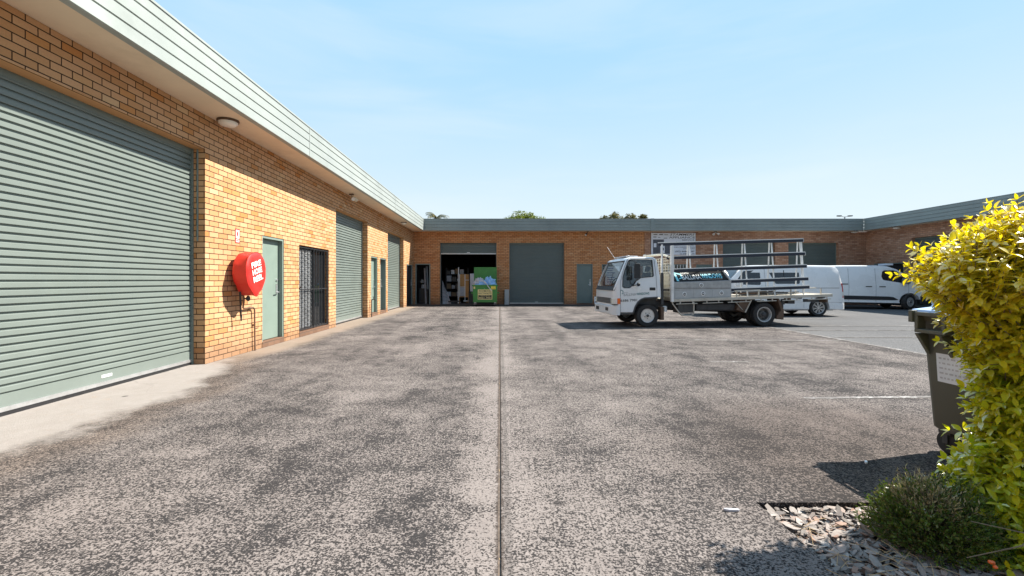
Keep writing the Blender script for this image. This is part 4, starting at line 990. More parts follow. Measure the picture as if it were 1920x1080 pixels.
tr2 = thing('timber_offcuts', 'loose dark offcuts and pipes lying on the truck tray under the rack', 'offcuts', (3.12, 12.40, 0), R(4.5))
b = MB(); rnd = random.Random(5)
for i in range(16):
    x = rnd.uniform(3.5, 4.6); y = rnd.uniform(.12, 1.5); l = rnd.uniform(.5, 1.5); hh = rnd.uniform(.03, .09)
    b.mat(rnd.choice((0, 0, 1, 2))); b.bar((x, y, T(x, .765)+hh), (x+l, y+rnd.uniform(-.1, .1), T(x+l, .765)+hh), rnd.uniform(.03, .08), rnd.uniform(.02, .05))
b.build('offcut', [M['dark_steel'], M['timber'], M['mudflap']], tr2)
# mudguards
b = MB(); b.prism([(3.91, .745), (3.74, .41), (3.72, .39), (3.50, .47), (3.60, .735)], 'y', .02, .5); b.build('mudguard', M['mudflap'], tr, bevel=.01)
b = MB(); b.bar((3.915, .0, .74), (3.735, .0, .395), .03, .025); b.bar((3.45, .0, .70), (3.66, .0, .47), .01, .012); b.build('guard_edge', M['timber'], tr)
b = MB(); b.prism([(4.69, .775), (4.75, .775), (4.885, .45), (4.87, .18), (4.68, .22), (4.66, .26), (4.79, .45)], 'y', .0, .48); b.build('mudguard', M['mudflap'], tr, bevel=.01)
b = MB(); b.box(1.325, 1.41, .02, .24, .20, .56); b.build('mudflap', M['mudflap'], tr, bevel=.006)
b = MB(); b.box(5.15, 5.35, .2, .5, .62, .72); b.box(4.95, 5.05, .2, .24, .60, .76); b.box(5.55, 5.9, .1, .14, .68, .76); b.build('rear_bracket', M['dark_steel'], tr)
b = MB(); b.box(6.20, 6.26, .08, .34, .66, .76); b.box(6.20, 6.26, 1.55, 1.8, .66, .76); b.build('tail_lamp', M['mudflap'], tr)
wheel(tr, (.955, .14, .318), .318, .20, -1, .195, 'steel'); wheel(tr, (.955, 1.66, .318), .318, .20, 1, .195, 'steel')
wheel(tr, (4.307, .10, .333), .333, .20, -1, .215, 'dish'); wheel(tr, (4.307, .335, .333), .333, .20, -1, .215, 'dish')
wheel(tr, (4.307, 1.50, .333), .333, .20, 1, .215, 'dish'); wheel(tr, (4.307, 1.735, .333), .333, .20, 1, .215, 'dish')

# ------------------------------------------------------------------ parked vans
def van_body(parent, S, yc, arches, pockets, mat='white'):
    o = MB().loft([sec(*s_, yc=yc) for s_ in S]).build('body', M[mat], parent, smooth=35)
    cuts = []
    for (x, z, r) in arches:
        for ya, yb in ((-.3, .30), (2*yc-.30, 2*yc+.3)):
            cuts.append(MB().prism([(x+r*math.cos(a), z+r*math.sin(a)) for a in [2*math.pi*i/28 for i in range(28)]], 'y', ya, yb))
    for poly, ya, yb in pockets: cuts.append(MB().prism(poly, 'y', ya, yb))
    return cut(o, cuts)
v1 = thing('delivery_van', 'white delivery van with dark side windows and alloy wheels, behind the truck tray', 'van', (7.62, 16.22, 0))
y1 = .85
S1 = [(0, .40, .62, .60, .62, .60, .5, .03), (.04, .30, .80, .74, .76, .74, .55, .04), (.15, .24, .98, .81, .83, .80, .65, .05), (.42, .22, 1.10, .84, .85, .82, .75, .06), (.60, .22, 1.28, .845, .85, .80, .95, .06), (1.08, .22, 1.74, .85, .85, .74, 1.05, .08), (1.25, .22, 1.80, .85, .85, .735, 1.05, .10, .01), (1.7, .22, 1.825, .85, .85, .735, 1.05, .10, .025), (3.2, .22, 1.83, .85, .85, .735, 1.05, .10, .03), (4.25, .22, 1.82, .85, .85, .735, 1.05, .10, .02), (4.46, .23, 1.78, .845, .85, .735, 1.05, .10), (4.54, .23, 1.66, .84, .845, .75, 1.05, .10), (4.61, .24, 1.30, .83, .835, .79, 1.0, .10), (4.665, .25, .95, .82, .825, .80, .7, .08), (4.68, .28, .70, .80, .81, .80, .5, .06)]
def yv(z): return max(0, z-1.05)*.163
w1 = [(.80, 1.14), (.86, 1.30), (1.12, 1.62), (1.66, 1.66), (1.70, 1.62), (1.70, 1.16), (1.66, 1.12)]
w2 = [(2.02, 1.66), (3.06, 1.66), (3.10, 1.62), (3.10, 1.20), (3.06, 1.16), (2.24, 1.16), (2.20, 1.20), (2.0, 1.62)]
bd1 = van_body(v1, S1, y1, [(1.2, .31, .37), (3.77, .31, .37)], [(w1, -.2, .09), (w2, -.2, .09)])
def pane(parent, poly, yf, off, name='side_window', m='dark_glass'):
    n = len(poly); b = MB(); b.add([(x, yf(z)+off, z) for x, z in poly] + [(x, yf(z)+off+.006, z) for x, z in poly], [tuple(range(n)), tuple(reversed(range(n, 2*n)))] + [(i, n+i, n+(i+1) % n, (i+1) % n) for i in range(n)])
    return b.build(name, M[m], parent)
pane(bd1, w1, yv, .006); pane(bd1, w2, yv, .006)
b = MB(); b.bar((2.55, yv(1.4)-.0, 1.17), (2.55, yv(1.65)-.0, 1.65), .015, .03, up=(0,1,0)); b.build('window_divider', M['black'], bd1)
b = MB(); b.box(3.28, 4.48, -.004, .004, 1.005, 1.022); b.build('door_rail', M['grey_print'], bd1)
b = MB()
for x in (1.86, 3.22): b.tube([(x, -.001, .30), (x, -.001, 1.05), (x, yv(1.75)-.001, 1.75)], .004, 5)
b.tube([(.70, -.001, .3), (.74, -.001, 1.05)], .004, 5); b.tube([(2.85, -.001, .52), (4.60, .0, .50)], .004, 5); b.build('panel_seam', M['grey_print'], bd1)
b = MB(); b.box(1.70, 1.82, -.02, .0, .97, 1.02); b.box(3.05, 3.18, -.02, 0, 1.06, 1.10); b.build('door_handle', M['black'], bd1, bevel=.006)
b = MB(); b.prism([(4.615, .66), (4.645, .66), (4.635, .95), (4.60, 1.18), (4.57, 1.18)], 'y', .012, .10); tl = b.build('tail_lamp', M['red_lens'], bd1, bevel=.006)
b = MB(); b.prism([(4.60, .74), (4.648, .74), (4.64, .88), (4.60, .88)], 'y', .008, .09); b.build('reverse_lamp', M['lens'], tl)
b = MB(); b.loft([[(x, y1-w_, .24), (x, y1+w_, .24), (x, y1+w_, .46), (x, y1-w_, .46)] for x, w_ in ((4.32, .858), (4.62, .852), (4.70, .80), (4.72, .70))]); b.build('rear_bumper', M['white'], bd1, bevel=.02)
b = MB(); b.box(.75, .95, -.22, -.08, 1.08, 1.30); b.build('mirror', M['white'], bd1, bevel=.03)
b = MB(); b.add([(.64, y1-.72, 1.33), (.64, y1+.72, 1.33), (1.07, y1+.66, 1.735), (1.07, y1-.66, 1.735)], [(0,1,2,3)]); b.v = [(p[0]-.012, p[1], p[2]+.012) for p in b.v]; b.build('windscreen', M['dark_glass'], bd1)
b = MB(); b.box(.3, 4.4, .2, 1.5, .20, .40); b.build('underbody', M['dark_steel'], v1)
for x in (1.2, 3.77):
    wheel(v1, (x, .12, .308), .308, .19, -1, .215, 'alloy'); wheel(v1, (x, 1.58, .308), .308, .19, 1, .215, 'alloy')

# second van: nose to the right
v2 = thing('panel_van', 'white panel van with black lower trim, nose behind the yellow hedge by the right wall', 'van', (17.93, 19.9, 0), R(-13))
v2.rotation_euler = (0, R(.7), R(-13))
y2 = .94
S2 = [(-4.0, .40, 1.5, .86, .87, .80, .9, .06), (-3.96, .32, 1.86, .90, .91, .80, 1.0, .10), (-3.85, .28, 1.90, .925, .93, .80, 1.0, .12, .01), (-2.4, .27, 1.93, .94, .94, .80, 1.0, .12, .03), (-1.1, .27, 1.94, .94, .94, .80, 1.0, .12, .03), (-.75, .27, 1.91, .94, .94, .79, 1.0, .12, .02), (-.40, .27, 1.78, .94, .94, .78, 1.0, .10), (.10, .27, 1.40, .94, .94, .82, 1.0, .07), (.36, .27, 1.20, .935, .94, .85, .95, .06), (.62, .27, 1.06, .90, .91, .83, .8, .07), (.80, .28, .92, .83, .84, .78, .65, .08), (.87, .34, .75, .75, .76, .72, .5, .06)]
def yw(z): return max(0, z-1.0)*.165
a1 = [(-.92, 1.72), (-1.0, 1.66), (-1.05, 1.45), (-1.0, 1.30), (-.90, 1.27), (-.05, 1.13), (.02, 1.17), (.02, 1.22), (-.42, 1.66), (-.56, 1.72)]
bd2 = van_body(v2, S2, y2, [(0, .33, .40), (-3.1, .33, .40)], [(a1, -.2, .12)])
pane(bd2, a1, yw, .008)
b = MB(); b.prism([(-2.75, .40), (-.55, .40), (-.42, .42), (-.62, .54), (-.8, .56), (-2.75, .58)], 'y', -.012, .02); b.box(-3.55, -2.76, -.012, .02, .40, .58); b.build('side_trim', M['black'], bd2, bevel=.006)
b = MB(); b.box(-3.56, -.38, -.012, .03, .28, .325); b.build('sill', M['white'], bd2, bevel=.006)
b = MB(); b.box(-3.1, -2.36, -.008, .004, 1.07, 1.11); b.box(-1.68, -1.44, -.02, .004, .97, 1.01); b.box(-1.16, -.92, -.02, .004, .97, 1.01); b.build('door_handle', M['black'], bd2, bevel=.006)
b = MB()
for x in (-1.28, -2.33): b.tube([(x, -.002, .32), (x, -.002, 1.0), (x, yw(1.80)-.002, 1.80)], .005, 5)
b.tube([(-.05, -.002, .72), (-.05, -.002, 1.15)], .005, 5); b.build('panel_seam', M['grey_print'], bd2)
b = MB(); b.prism([(-.36, 1.15), (-.33, 1.38), (-.1, 1.35), (-.1, 1.14)], 'y', -.24, -.04); b.build('mirror', M['grey_print'], bd2, bevel=.03)
b = MB(); b.add([(-.36, y2-.74, 1.765), (-.36, y2+.74, 1.765), (.09, y2+.77, 1.425), (.09, y2-.77, 1.425)], [(0,1,2,3)]); b.v = [(p[0]+.008, p[1], p[2]+.010) for p in b.v]; b.build('windscreen', M['dark_glass'], bd2)
b = MB(); b.loft([[(x, y2-w_, z0), (x, y2+w_, z0), (x, y2+w_, z1), (x, y2-w_, z1)] for x, w_, z0, z1 in ((.38, .955, .25, .62), (.7, .93, .24, .64), (.88, .82, .26, .62), (.94, .68, .28, .56))]); b.build('front_bumper', M['black'], bd2, bevel=.03)
b = MB(); b.prism([(.48, .72), (.86, .76), (.80, .90), (.60, .98)], 'y', .04, .14); b.build('headlamp', M['lens'], bd2, bevel=.01)
b = MB(); b.box(-.75, -.45, .35, .95, 1.95, 2.03); b.build('roof_vent', M['sign_white'], bd2, bevel=.02)
b = MB(); b.box(-3.6, .6, .2, 1.7, .22, .42); b.build('underbody', M['dark_steel'], v2)
wheel(v2, (0, .13, .335), .335, .21, -1, .21, 'steel', steer=R(28)); wheel(v2, (0, 1.75, .335), .335, .21, 1, .21, 'steel', steer=R(28))
wheel(v2, (-3.1, .13, .30), .335, .21, -1, .21, 'steel'); wheel(v2, (-3.1, 1.75, .30), .335, .21, 1, .21, 'steel')

# ------------------------------------------------------------------ green waste skip and its load
sk = thing('waste_bin', 'green metal waste bin with raised lid and yellow sign at the open roller door', 'waste bin', (-.73, 22.62, 0))
def skip_sec(z, a, d0, d1): return [(-a, d0, z), (a, d0, z), (a, d1, z), (-a, d1, z)]
b = MB(); b.loft([skip_sec(.19, .59, 0, .80), skip_sec(.95, .61, -.02, .86), skip_sec(1.05, .63, -.03, .88), skip_sec(1.05, .56, .04, .80), skip_sec(.60, .55, .05, .78)]); bb = b.build('body', M['skip_green'], sk)
b = MB(); b.box(-.60, .58, .89, .92, 1.06, 1.96); b.box(-.60, -.56, .87, .89, 1.06, 1.96); b.box(.54, .58, .87, .89, 1.06, 1.96); b.box(-.56, .54, .87, .89, 1.92, 1.96); b.build('lid', M['skip_green'], sk, bevel=.005)
b = MB(); b.box(-.65, .65, -.045, -.032, 1.0, 1.06); b.box(.612, .70, .1, .2, .62, .70); b.box(-.70, -.612, .1, .2, .62, .70); b.build('rim_flange', M['skip_green'], sk)
b = MB().box(-.36, .36, -.019, -.014, .33, .83); sp = b.build('sign', M['yellow_sign'], sk); sp.rotation_euler = (0, 0, 0)
b = MB().mat(0); b.text('RICHMOND', (0, -.0195, .755), (1,0,0), (0,0,1), .60, .085, .006); b.text('RECYWASTE', (0, -.0195, .635), (1,0,0), (0,0,1), .64, .085, .006)
b.box(-.33, .33, -.0215, -.0195, .365, .545); b.mat(1); b.text('6621 7431', (0, -.0222, .425), (1,0,0), (0,0,1), .60, .09, .02); b.text('GENERAL WASTE', (0, -.0222, .515), (1,0,0), (0,0,1), .46, .03, .01)
b.build('lettering', [M['black_print'], M['yellow_sign']], sp, fix=False)
b = MB().mat(0); b.box(.30, .53, -.036, -.030, .84, .99); b.mat(1); b.text('NO', (.41, -.0365, .945), (1,0,0), (0,0,1), .07, .03, .02); b.text('HOT ASHES', (.415, -.0365, .88), (1,0,0), (0,0,1), .18, .035, .02); b.build('sticker', [M['yellow_sticker'], M['red']], sk)
b = MB().box(-.57, -.49, -.036, -.030, .86, .97); b.build('white_sticker', M['yellow_sign'], sk)
for x in (-.50, .50):
    for y in (.08, .72):
        c = MB().box(x-.045, x+.045, y-.05, y+.05, .165, .188).box(x-.045, x-.032, y-.02, y+.02, .07, .165).box(x+.032, x+.045, y-.02, y+.02, .07, .165).build('castor', M['alu'], sk)
        MB().lathe([(.05, -.026), (.08, -.024), (.082, 0), (.08, .024), (.05, .026)], (x, y, .083), 'x', 20).build('castor_wheel', M['rubber'], c, smooth=40)
def crumple(name, label, cat, c, size, mat, seed, amp=.35):
    rnd = random.Random(seed); b = MB(); n, m = 26, 16; vs = []
    for i in range(m+1):
        for j in range(n):
            th = math.pi*i/m*.62; ph = 2*math.pi*j/n
            d = Vector((math.sin(th)*math.cos(ph), math.sin(th)*math.sin(ph), math.cos(th)))
            q = d*3 + Vector((seed*3.1, 0, 0)); r = 1 + amp*mn.noise(q) + amp*.9*abs(mn.noise(q*2.3)) - amp*.5 + amp*.35*mn.noise(q*5.1)
            vs.append((d.x*r*size[0], d.y*r*size[1], (d.z*r-.1)*size[2]))
    fs = [(i*n+j, i*n+(j+1) % n, (i+1)*n+(j+1) % n, (i+1)*n+j) for i in range(m) for j in range(n)]
    b.add(vs, fs); o = b.build(name, M[mat], None); o.location = c
    return tag(o, label, cat)
crumple('plastic_sheet', 'crumpled light blue plastic sheet heaped on the right of the green bin', 'plastic sheet', (-.52, 22.95, 1.03), (.36, .34, .46), 'plastic_blue', 2)
crumple('plastic_sheet', 'pale blue plastic spread across the front of the green bin, under the white strip', 'plastic sheet', (-.80, 22.85, 1.00), (.46, .26, .26), 'plastic_blue', 5, .5)
o = crumple('foam_sheet', 'grey folded foam sheet tipped on the left of the green bin load', 'foam sheet', (-1.02, 23.05, 1.05), (.34, .28, .42), 'foam_grey', 9, .25)
b = MB(); pts = [(-.95, 22.75, 1.28), (-.80, 22.66, 1.24), (-.68, 22.58, 1.14), (-.60, 22.56, 1.02), (-.50, 22.575, .88), (-.42, 22.59, .76)]
for i in range(len(pts)-1):
    p, q = Vector(pts[i]), Vector(pts[i+1]); wv = .05+.02*math.sin(i*2); b.bar(p, q, .012, wv*1.6, up=(.5,-1,.3))
o = b.build('plastic_strip', M['plastic_white']); tag(o, 'white plastic strip hanging down the front of the green bin', 'plastic strip')

# ------------------------------------------------------------------ workshop contents behind the open door
sh = thing('shelf_rack', 'dark steel shelf rack full of boxes inside the open workshop', 'shelves', (-2.45, 26.3, 0))
for x in (-.62, .62):
    for y in (-.2, .2): MB().box(x-.02, x+.02, y-.02, y+.02, 0.013, 2.0).build('post', M['dark_steel'], sh)
for z in (.35, .78, 1.2, 1.62): MB().box(-.66, .66, -.24, .24, z, z+.025).build('shelf', M['dark_steel'], sh)
rnd = random.Random(11); k = 0
kinds = [('white carton', 'plastic_white'), ('brown carton', 'cardboard'), ('grey plastic tub', 'foam_grey'), ('dark parts bin', 'charcoal')]
pos = ('lowest', 'second', 'third', 'top')
for zi, z in enumerate((.376, .806, 1.226, 1.646)):
    x = -.58
    for bi in range(4):
        kd, mt = kinds[(bi+zi) % 4]; ww = rnd.uniform(.18, .26); hh = rnd.uniform(.12, .3)
        o = MB().box(-ww/2, ww/2, -.15, .15, 0, hh).box(-ww/2-.005, ww/2+.005, -.155, .155, hh+.001, hh+.025).build('storage_box', M[mt]); o.location = (-2.45+x+ww/2, 26.2, z)
        tag(o, f'{kd} on the {pos[zi]} shelf of the workshop rack', 'box', 'boxes on the workshop shelves'); x += ww + .05
t = thing('window_panel', 'orange timber panel with white frame bars leaning inside the workshop', 'panel', (-1.98, 25.2, 0))
pb = MB().box(-.27, .27, 0, .03, .35, 1.62).build('panel', M['wood'], t)
b = MB(); b.box(-.26, -.22, -.02, -.001, .35, 1.62); b.box(.04, .075, -.02, -.001, .1, 1.62); b.box(.075, .27, -.02, -.001, 1.28, 1.31); b.box(-.22, .04, -.012, -.001, .92, .94); b.build('frame_bar', M['white_print'], pb)
b = MB(); b.box(-.22, .04, -.008, -.001, .40, .90); b.build('glass_sheet', M['foam_grey'], pb)
b = MB(); b.box(-.27, -.23, .0, .03, 0.013, .349); b.box(.23, .27, 0, .03, .013, .349); b.build('leg', M['wood'], t)
def lone(name, label, cat, pts, r, mat, n=8):
    return tag(MB().tube(pts, r, n).build(name, M[mat], None, smooth=40), label, cat)
lone('metal_pole', 'pale upright metal pole between the shelf rack and timber panel', 'pole', [(-2.27, 24.9, .013), (-2.26, 24.95, 2.0)], .03, 'alu_light')
t = MB().box(-.15, .15, -.02, .02, 0, 1.0).box(-.12, .12, -.03, -.02, .05, .95).build('white_panel', M['sign_white'], bevel=.01); t.location = (-1.48, 25.0, .65); t.rotation_euler = (R(4), 0, 0); tag(t, 'narrow pale blue panel standing just left of the green bin lid', 'panel')
t2 = MB().box(-.22, .22, -.2, .2, 0.0, .64).box(-.24, .24, -.22, .22, .641, .66).build('workbench', M['dark_steel']); t2.location = (-1.48, 25.05, .012); tag(t2, 'dark steel cabinet under the pale blue panel in the workshop', 'cabinet')
# sheet of mesh leaning on the left jamb
t = thing('mesh_sheet', 'grey mesh covered sheet leaning against the left jamb of the open roller door', 'sheet', (-3.08, 24.45, .012))
p0, p1, p2, p3 = Vector((0.0, .1, 0)), Vector((.45, .25, 0)), Vector((.12, .1, .9)), Vector((.0, 0, 1.25))
st = MB().add([p0, p1, p2, p3, p0+Vector((0,.03,0)), p1+Vector((0,.03,0)), p2+Vector((0,.03,0)), p3+Vector((0,.03,0))], [(0,1,2,3), (7,6,5,4), (0,4,5,1), (1,5,6,2), (2,6,7,3), (3,7,4,0)]).build('sheet', M['foam_grey'], t)
b = MB()
for i in range(1, 6):
    f = i/6; b.bar(p0.lerp(p1, f)+Vector((0,-.006,0)), p3.lerp(p2, f)+Vector((0,-.006,0)), .008, .008); b.bar(p0.lerp(p3, f)+Vector((0,-.006,0)), p1.lerp(p2, f)+Vector((0,-.006,0)), .008, .008)
b.build('wire_grid', M['charcoal'], st)
rnd = random.Random(21)
for i in range(7):
    x = rnd.uniform(-2.7, -1.6); y = rnd.uniform(24.6, 25.6); a = rnd.uniform(-.4, .4); l = rnd.uniform(.4, .9)
    o = MB().bar((-l/2, 0, 0), (l/2, 0, 0), .06, .05).bar((-l/2, 0, .03), (l/2*.6, 0, .035), .03, .015).build('scrap_length', M[rnd.choice(('dark_steel', 'alu', 'cardboard'))]); o.location = (x, y, .04+.05*(i % 3)); o.rotation_euler = (0, 0, a)
    tag(o, 'short scrap length lying on the dark workshop floor inside the open door', 'scrap', 'scrap lengths on the workshop floor')
# doorway in the corner
lone('timber_plank', 'long pale plank leaning inside the corner doorway', 'plank', [(-3.98, 24.55, .013), (-4.08, 24.7, 1.95)], .045, 'foam_grey', 4)
lone('timber_plank', 'short dark grey plank leaning high inside the corner doorway', 'plank', [(-3.95, 24.9, .8), (-4.02, 24.95, 2.05)], .06, 'galv', 4)
cabt = MB().box(-.25, .25, -.2, .2, 0, .8).box(-.27, .27, -.22, .22, .801, .83).build('cupboard', M['charcoal']); cabt.location = (-4.2, 25.3, .012); tag(cabt, 'low dark cupboard inside the corner doorway', 'cupboard')
for i, (x, z, s_) in enumerate(((-4.25, .95, .12), (-4.1, .93, .10), (-4.3, 1.25, .09), (-4.08, 1.3, .10))):  # white pieces added to stand for bright reflections in the doorway
    crumple('bright_spot', 'crumpled white plastic piece added as a bright spot in the corner doorway', 'bright spot', (x, 25.25, z-.05), (s_, s_, s_*1.6), 'plastic_white', 30+i, .5)['group'] = 'added bright spots in the corner doorway'
b = MB().box(-.3, .3, -.12, .12, 1.17, 1.19).box(-.3, -.28, -.12, .12, 0, 1.17).box(.28, .3, -.12, .12, 0, 1.17).build('side_table', M['dark_steel']); b.location = (-4.2, 25.3, .012); tag(b, 'tall dark steel stand straddling the cupboard in the corner doorway', 'stand')

# ------------------------------------------------------------------ olive wheelie bin beside the hedge
wb = thing('wheelie_bin', 'large olive green wheeled bin with a blue lid, half hidden by the yellow hedge', 'bin', (3.76, 3.16, 0))
def bsec(z, x0, x1, y0, y1, r=.05):
    p = []
    for cx, cy, a0 in ((x1-r, y1-r, 0), (x0+r, y1-r, 90), (x0+r, y0+r, 180), (x1-r, y0+r, 270)):
        for k in range(5): a = R(a0+k*22.5); p.append((cx+r*math.cos(a), cy+r*math.sin(a), z))
    return p
b = MB(); b.loft([bsec(.175, -.46, .46, -.29, .29, .06), bsec(.20, -.48, .48, -.31, .31), bsec(.97, -.53, .53, -.34, .34), bsec(1.0, -.56, .56, -.37, .37), bsec(1.045, -.57, .57, -.38, .38), bsec(1.045, -.52, .52, -.33, .33), bsec(.5, -.47, .47, -.31, .31)])
bb = b.build('body', M['bin_green'], wb, smooth=35)
b = MB()   # lifting pockets on the end, open boxes with ribs below
def ring_box(b, x0, x1, y0, y1, z0, z1, t):
    b.box(x0, x1, y0, y1, z1-t, z1); b.box(x0, x1, y0, y1, z0, z0+t); b.box(x0, x1, y0, y0+t, z0+t, z1-t); b.box(x0, x1, y1-t, y1, z0+t, z1-t)
ring_box(b, -.61, -.545, .06, .30, .905, 1.06, .028); b.box(-.625, -.545, .301, .335, .98, 1.07)
for y in (.08, .26): b.prism([(-.525, .74), (-.535, .90), (-.62, .90)], 'y', y, y+.03)
ring_box(b, -.63, -.545, -.36, -.06, .905, 1.06, .028)
for y in (-.34, -.10): b.prism([(-.525, .74), (-.535, .90), (-.62, .90)], 'y', y, y+.03)
b.build('lifting_frame', M['bin_green'], bb, bevel=.004)
b = MB(); b.loft([bsec(1.05, -.59, .59, -.40, .40, .07), bsec(1.075, -.58, .58, -.39, .39, .07), bsec(1.095, -.50, .50, -.33, .33, .07), bsec(1.13, -.48, .48, -.31, .31, .07), bsec(1.14, -.42, .42, -.26, .26, .07)]); ld = b.build('lid', M['bin_blue'], wb, smooth=35)
b = MB(); b.tube([(-.52, .2, 1.09), (-.56, .2, 1.13), (-.56, -.2, 1.13), (-.52, -.2, 1.09)], .014, 8); b.build('lid_handle', M['bin_blue'], ld, smooth=40)
b = MB().mat(0); xl = lambda z: -.48 - (z-.2)*.0649 - .004
b.add([(xl(.55), .22, .55), (xl(.55), -.05, .55), (xl(.76), -.05, .76), (xl(.76), .22, .76)], [(0,1,2,3)])
b.mat(1); rnd = random.Random(9)
for i in range(5):
    z = .72-i*.036; yy = .20
    while yy > -.02:
        l = rnd.uniform(.01, .035); b.add([(xl(z)-.0015, yy, z), (xl(z)-.0015, yy-l, z), (xl(z+.012)-.0015, yy-l, z+.012), (xl(z+.012)-.0015, yy, z+.012)], [(0,1,2,3)]); yy -= l+.012
b.build('label', [M['plastic_white'], M['foam_grey']], bb)
for x in (-.40, .40):
    for y in (-.24, .24):
        c = MB().box(x-.04, x+.04, y-.045, y+.045, .150, .174).box(x-.036, x-.028, y-.02, y+.02, .08, .150).box(x+.028, x+.036, y-.02, y+.02, .08, .150).build('castor', M['dark_steel'], wb)
        MB().lathe([(.04, -.022), (.078, -.022), (.086, -.012), (.086, .012), (.078, .022), (.04, .022)], (x, y, .087), 'x', 24).build('castor_wheel', M['rubber'], c, smooth=40)

# ------------------------------------------------------------------ planting
def leaf(b, base, d, nrm, L_, W, age, ages, curl=.25, fold=.35):
    """a pointed folded leaf of eight faces"""
    d = d.normalized(); s = d.cross(nrm)
    if s.length < 1e-4: s = Vector((1,0,0))
    s.normalize(); u = s.cross(d).normalized()
    st = ((0, .06), (.25, .78), (.55, 1.0), (.82, .55), (1, .0)); i0 = len(b.v); vs = []
    for t, wv in st:
        c = base + d*(L_*t) - u*(L_*curl*t*t); hw = W*.5*wv
        vs += [c + s*hw + u*(hw*fold), c, c - s*hw + u*(hw*fold)]
    vs = vs[:12] + [vs[13]]
    fs = []
    for i in range(3): a = i*3; fs += [(a, a+1, a+4, a+3), (a+1, a+2, a+5, a+4)]
    fs += [(9, 10, 12), (10, 11, 12)]
    b.add(vs, fs); ages += [age]*13
def finish_leaves(b, name, mat, parent, ages):
    o = b.build(name, mat, parent, fix=False)
    at = o.data.attributes.new('age', 'FLOAT', 'POINT'); at.data.foreach_set('value', ages)
    o.data.polygons.foreach_set('use_smooth', [True]*len(o.data.polygons)); return o
hd = thing('hedge', 'large golden yellow leafed hedge bush growing at the right edge of the yard', 'hedge', (3.0, 2.28, -.05))
prof_x = [(-.05, 2.14), (.13, 2.22), (.3, 2.38), (.48, 2.49), (.83, 2.44), (1.0, 2.34), (1.15, 2.22), (1.26, 2.17), (1.36, 2.20), (1.44, 2.28), (1.52, 2.41), (1.58, 2.56), (1.64, 2.8), (1.66, 3.0)]
def xl_(z):
    for (z0, x0), (z1, x1) in zip(prof_x, prof_x[1:]):
        if z0 <= z <= z1: return x0 + (x1-x0)*(z-z0)/(z1-z0)
    return 3.0
rnd = random.Random(17); lb = MB(); ages = []; tw = MB(); HC = Vector((3.0, 2.28, .75))
def hedge_surface(z, a):
    A = 3.0 - xl_(z); B = A*.46 + .02
    k = 1 + .10*mn.noise(Vector((math.cos(a)*2.4, math.sin(a)*2.4, z*3.1))) + .06*mn.noise(Vector((math.cos(a)*6, math.sin(a)*6, z*7)))
    return Vector((3.0 + A*k*math.cos(a), 2.28 + B*k*math.sin(a), z))
for i in range(3900):
    z = rnd.uniform(-.04, 1.655) if i < 3100 else rnd.uniform(-.04, .85)
    a = rnd.uniform(R(120), R(300)) if rnd.random() < .86 else rnd.uniform(R(-60), R(120))
    P = hedge_surface(z, a)
    depth = rnd.random()**1.6*.30
    out = Vector((math.cos(a)*.8, math.sin(a), 0)).normalized()
    up = .25 + max(0, (z-.9))*1.0
    dirn = (out*rnd.uniform(.5, 1.0) + Vector((0,0,1))*rnd.uniform(up*.4, up+.5) + Vector((rnd.uniform(-.5,.5), rnd.uniform(-.5,.5), rnd.uniform(-.35,.3)))).normalized()
    Ls = rnd.uniform(.09, .17); start = P - out*(depth+Ls*.7) ; start.z -= Ls*.2
    if depth < .05 and rnd.random() < .16: Ls *= 1.35
    nl = rnd.randint(4, 6); side0 = dirn.cross(Vector((rnd.uniform(-1,1), rnd.uniform(-1,1), rnd.uniform(-1,1)))).normalized()
    bend = Vector((0,0,-.25 if z < .8 else .15))
    pts = [start + dirn*(Ls*t) + bend*(Ls*t*t*.5) for t in (0, .35, .7, 1)]
    if depth < .14: tw.tube(pts, [.0028, .0024, .0018, .001], 4, cap=False)
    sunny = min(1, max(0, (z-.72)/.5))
    for k in range(nl):
        f = .15 + .85*k/(nl-1); c = start + dirn*(Ls*f) + bend*(Ls*f*f*.5)
        ang = k*math.pi/2 + rnd.uniform(-.3, .3); q = Matrix.Rotation(ang, 3, dirn) @ side0
        for s_ in (1, -1):
            d = (q*s_*rnd.uniform(.7, 1.0) + dirn*rnd.uniform(.45, .9) + Vector((0,0,-.12))).normalized()
            nrm = (Vector((0,0,1)) + dirn*.5 + Vector((rnd.uniform(-.5,.5), rnd.uniform(-.5,.5), 0))).normalized()
            Lf = rnd.uniform(.042, .070)*(1.0 - .35*f + .12)*(1.12 if z < .9 else 1.0)
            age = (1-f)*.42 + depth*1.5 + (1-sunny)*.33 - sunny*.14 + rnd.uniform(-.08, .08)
            leaf(lb, c, d, nrm, Lf, Lf*rnd.uniform(.42, .54), min(1, max(0, age)), ages, rnd.uniform(.05, .35), rnd.uniform(.15, .5))
    if depth < .2:
        d = dirn; leaf(lb, pts[-1], d, side0, .035, .014, max(0, .05+(1-sunny)*.25), ages)
off = Vector(hd.location); lb.v = [tuple(Vector(p)-off) for p in lb.v]; tw.v = [tuple(Vector(p)-off) for p in tw.v]
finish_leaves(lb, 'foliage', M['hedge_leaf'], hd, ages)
b = tw
for i in range(26):
    a = rnd.uniform(0, 6.28); z = rnd.uniform(.5, 1.5); P = hedge_surface(z, a) - off; s0 = Vector((rnd.uniform(-.25,.25), rnd.uniform(-.12,.12), 0)); mid = s0.lerp(P, .35) + Vector((rnd.uniform(-.1,.1), rnd.uniform(-.05,.05), .12))
    b.tube([s0, s0.lerp(mid, .6)+Vector((0,0,.05)), mid, P*.55+s0*.45], [.016, .012, .009, .004], 6)
for (p, q) in (((-.82,-.38,.24), (-1.0,-.33,.16)), ((-.72,-.40,.28), (-.95,-.30,.30))): b.tube([(-.2,-.1,.35), p, q], [.004,.003,.002], 5)
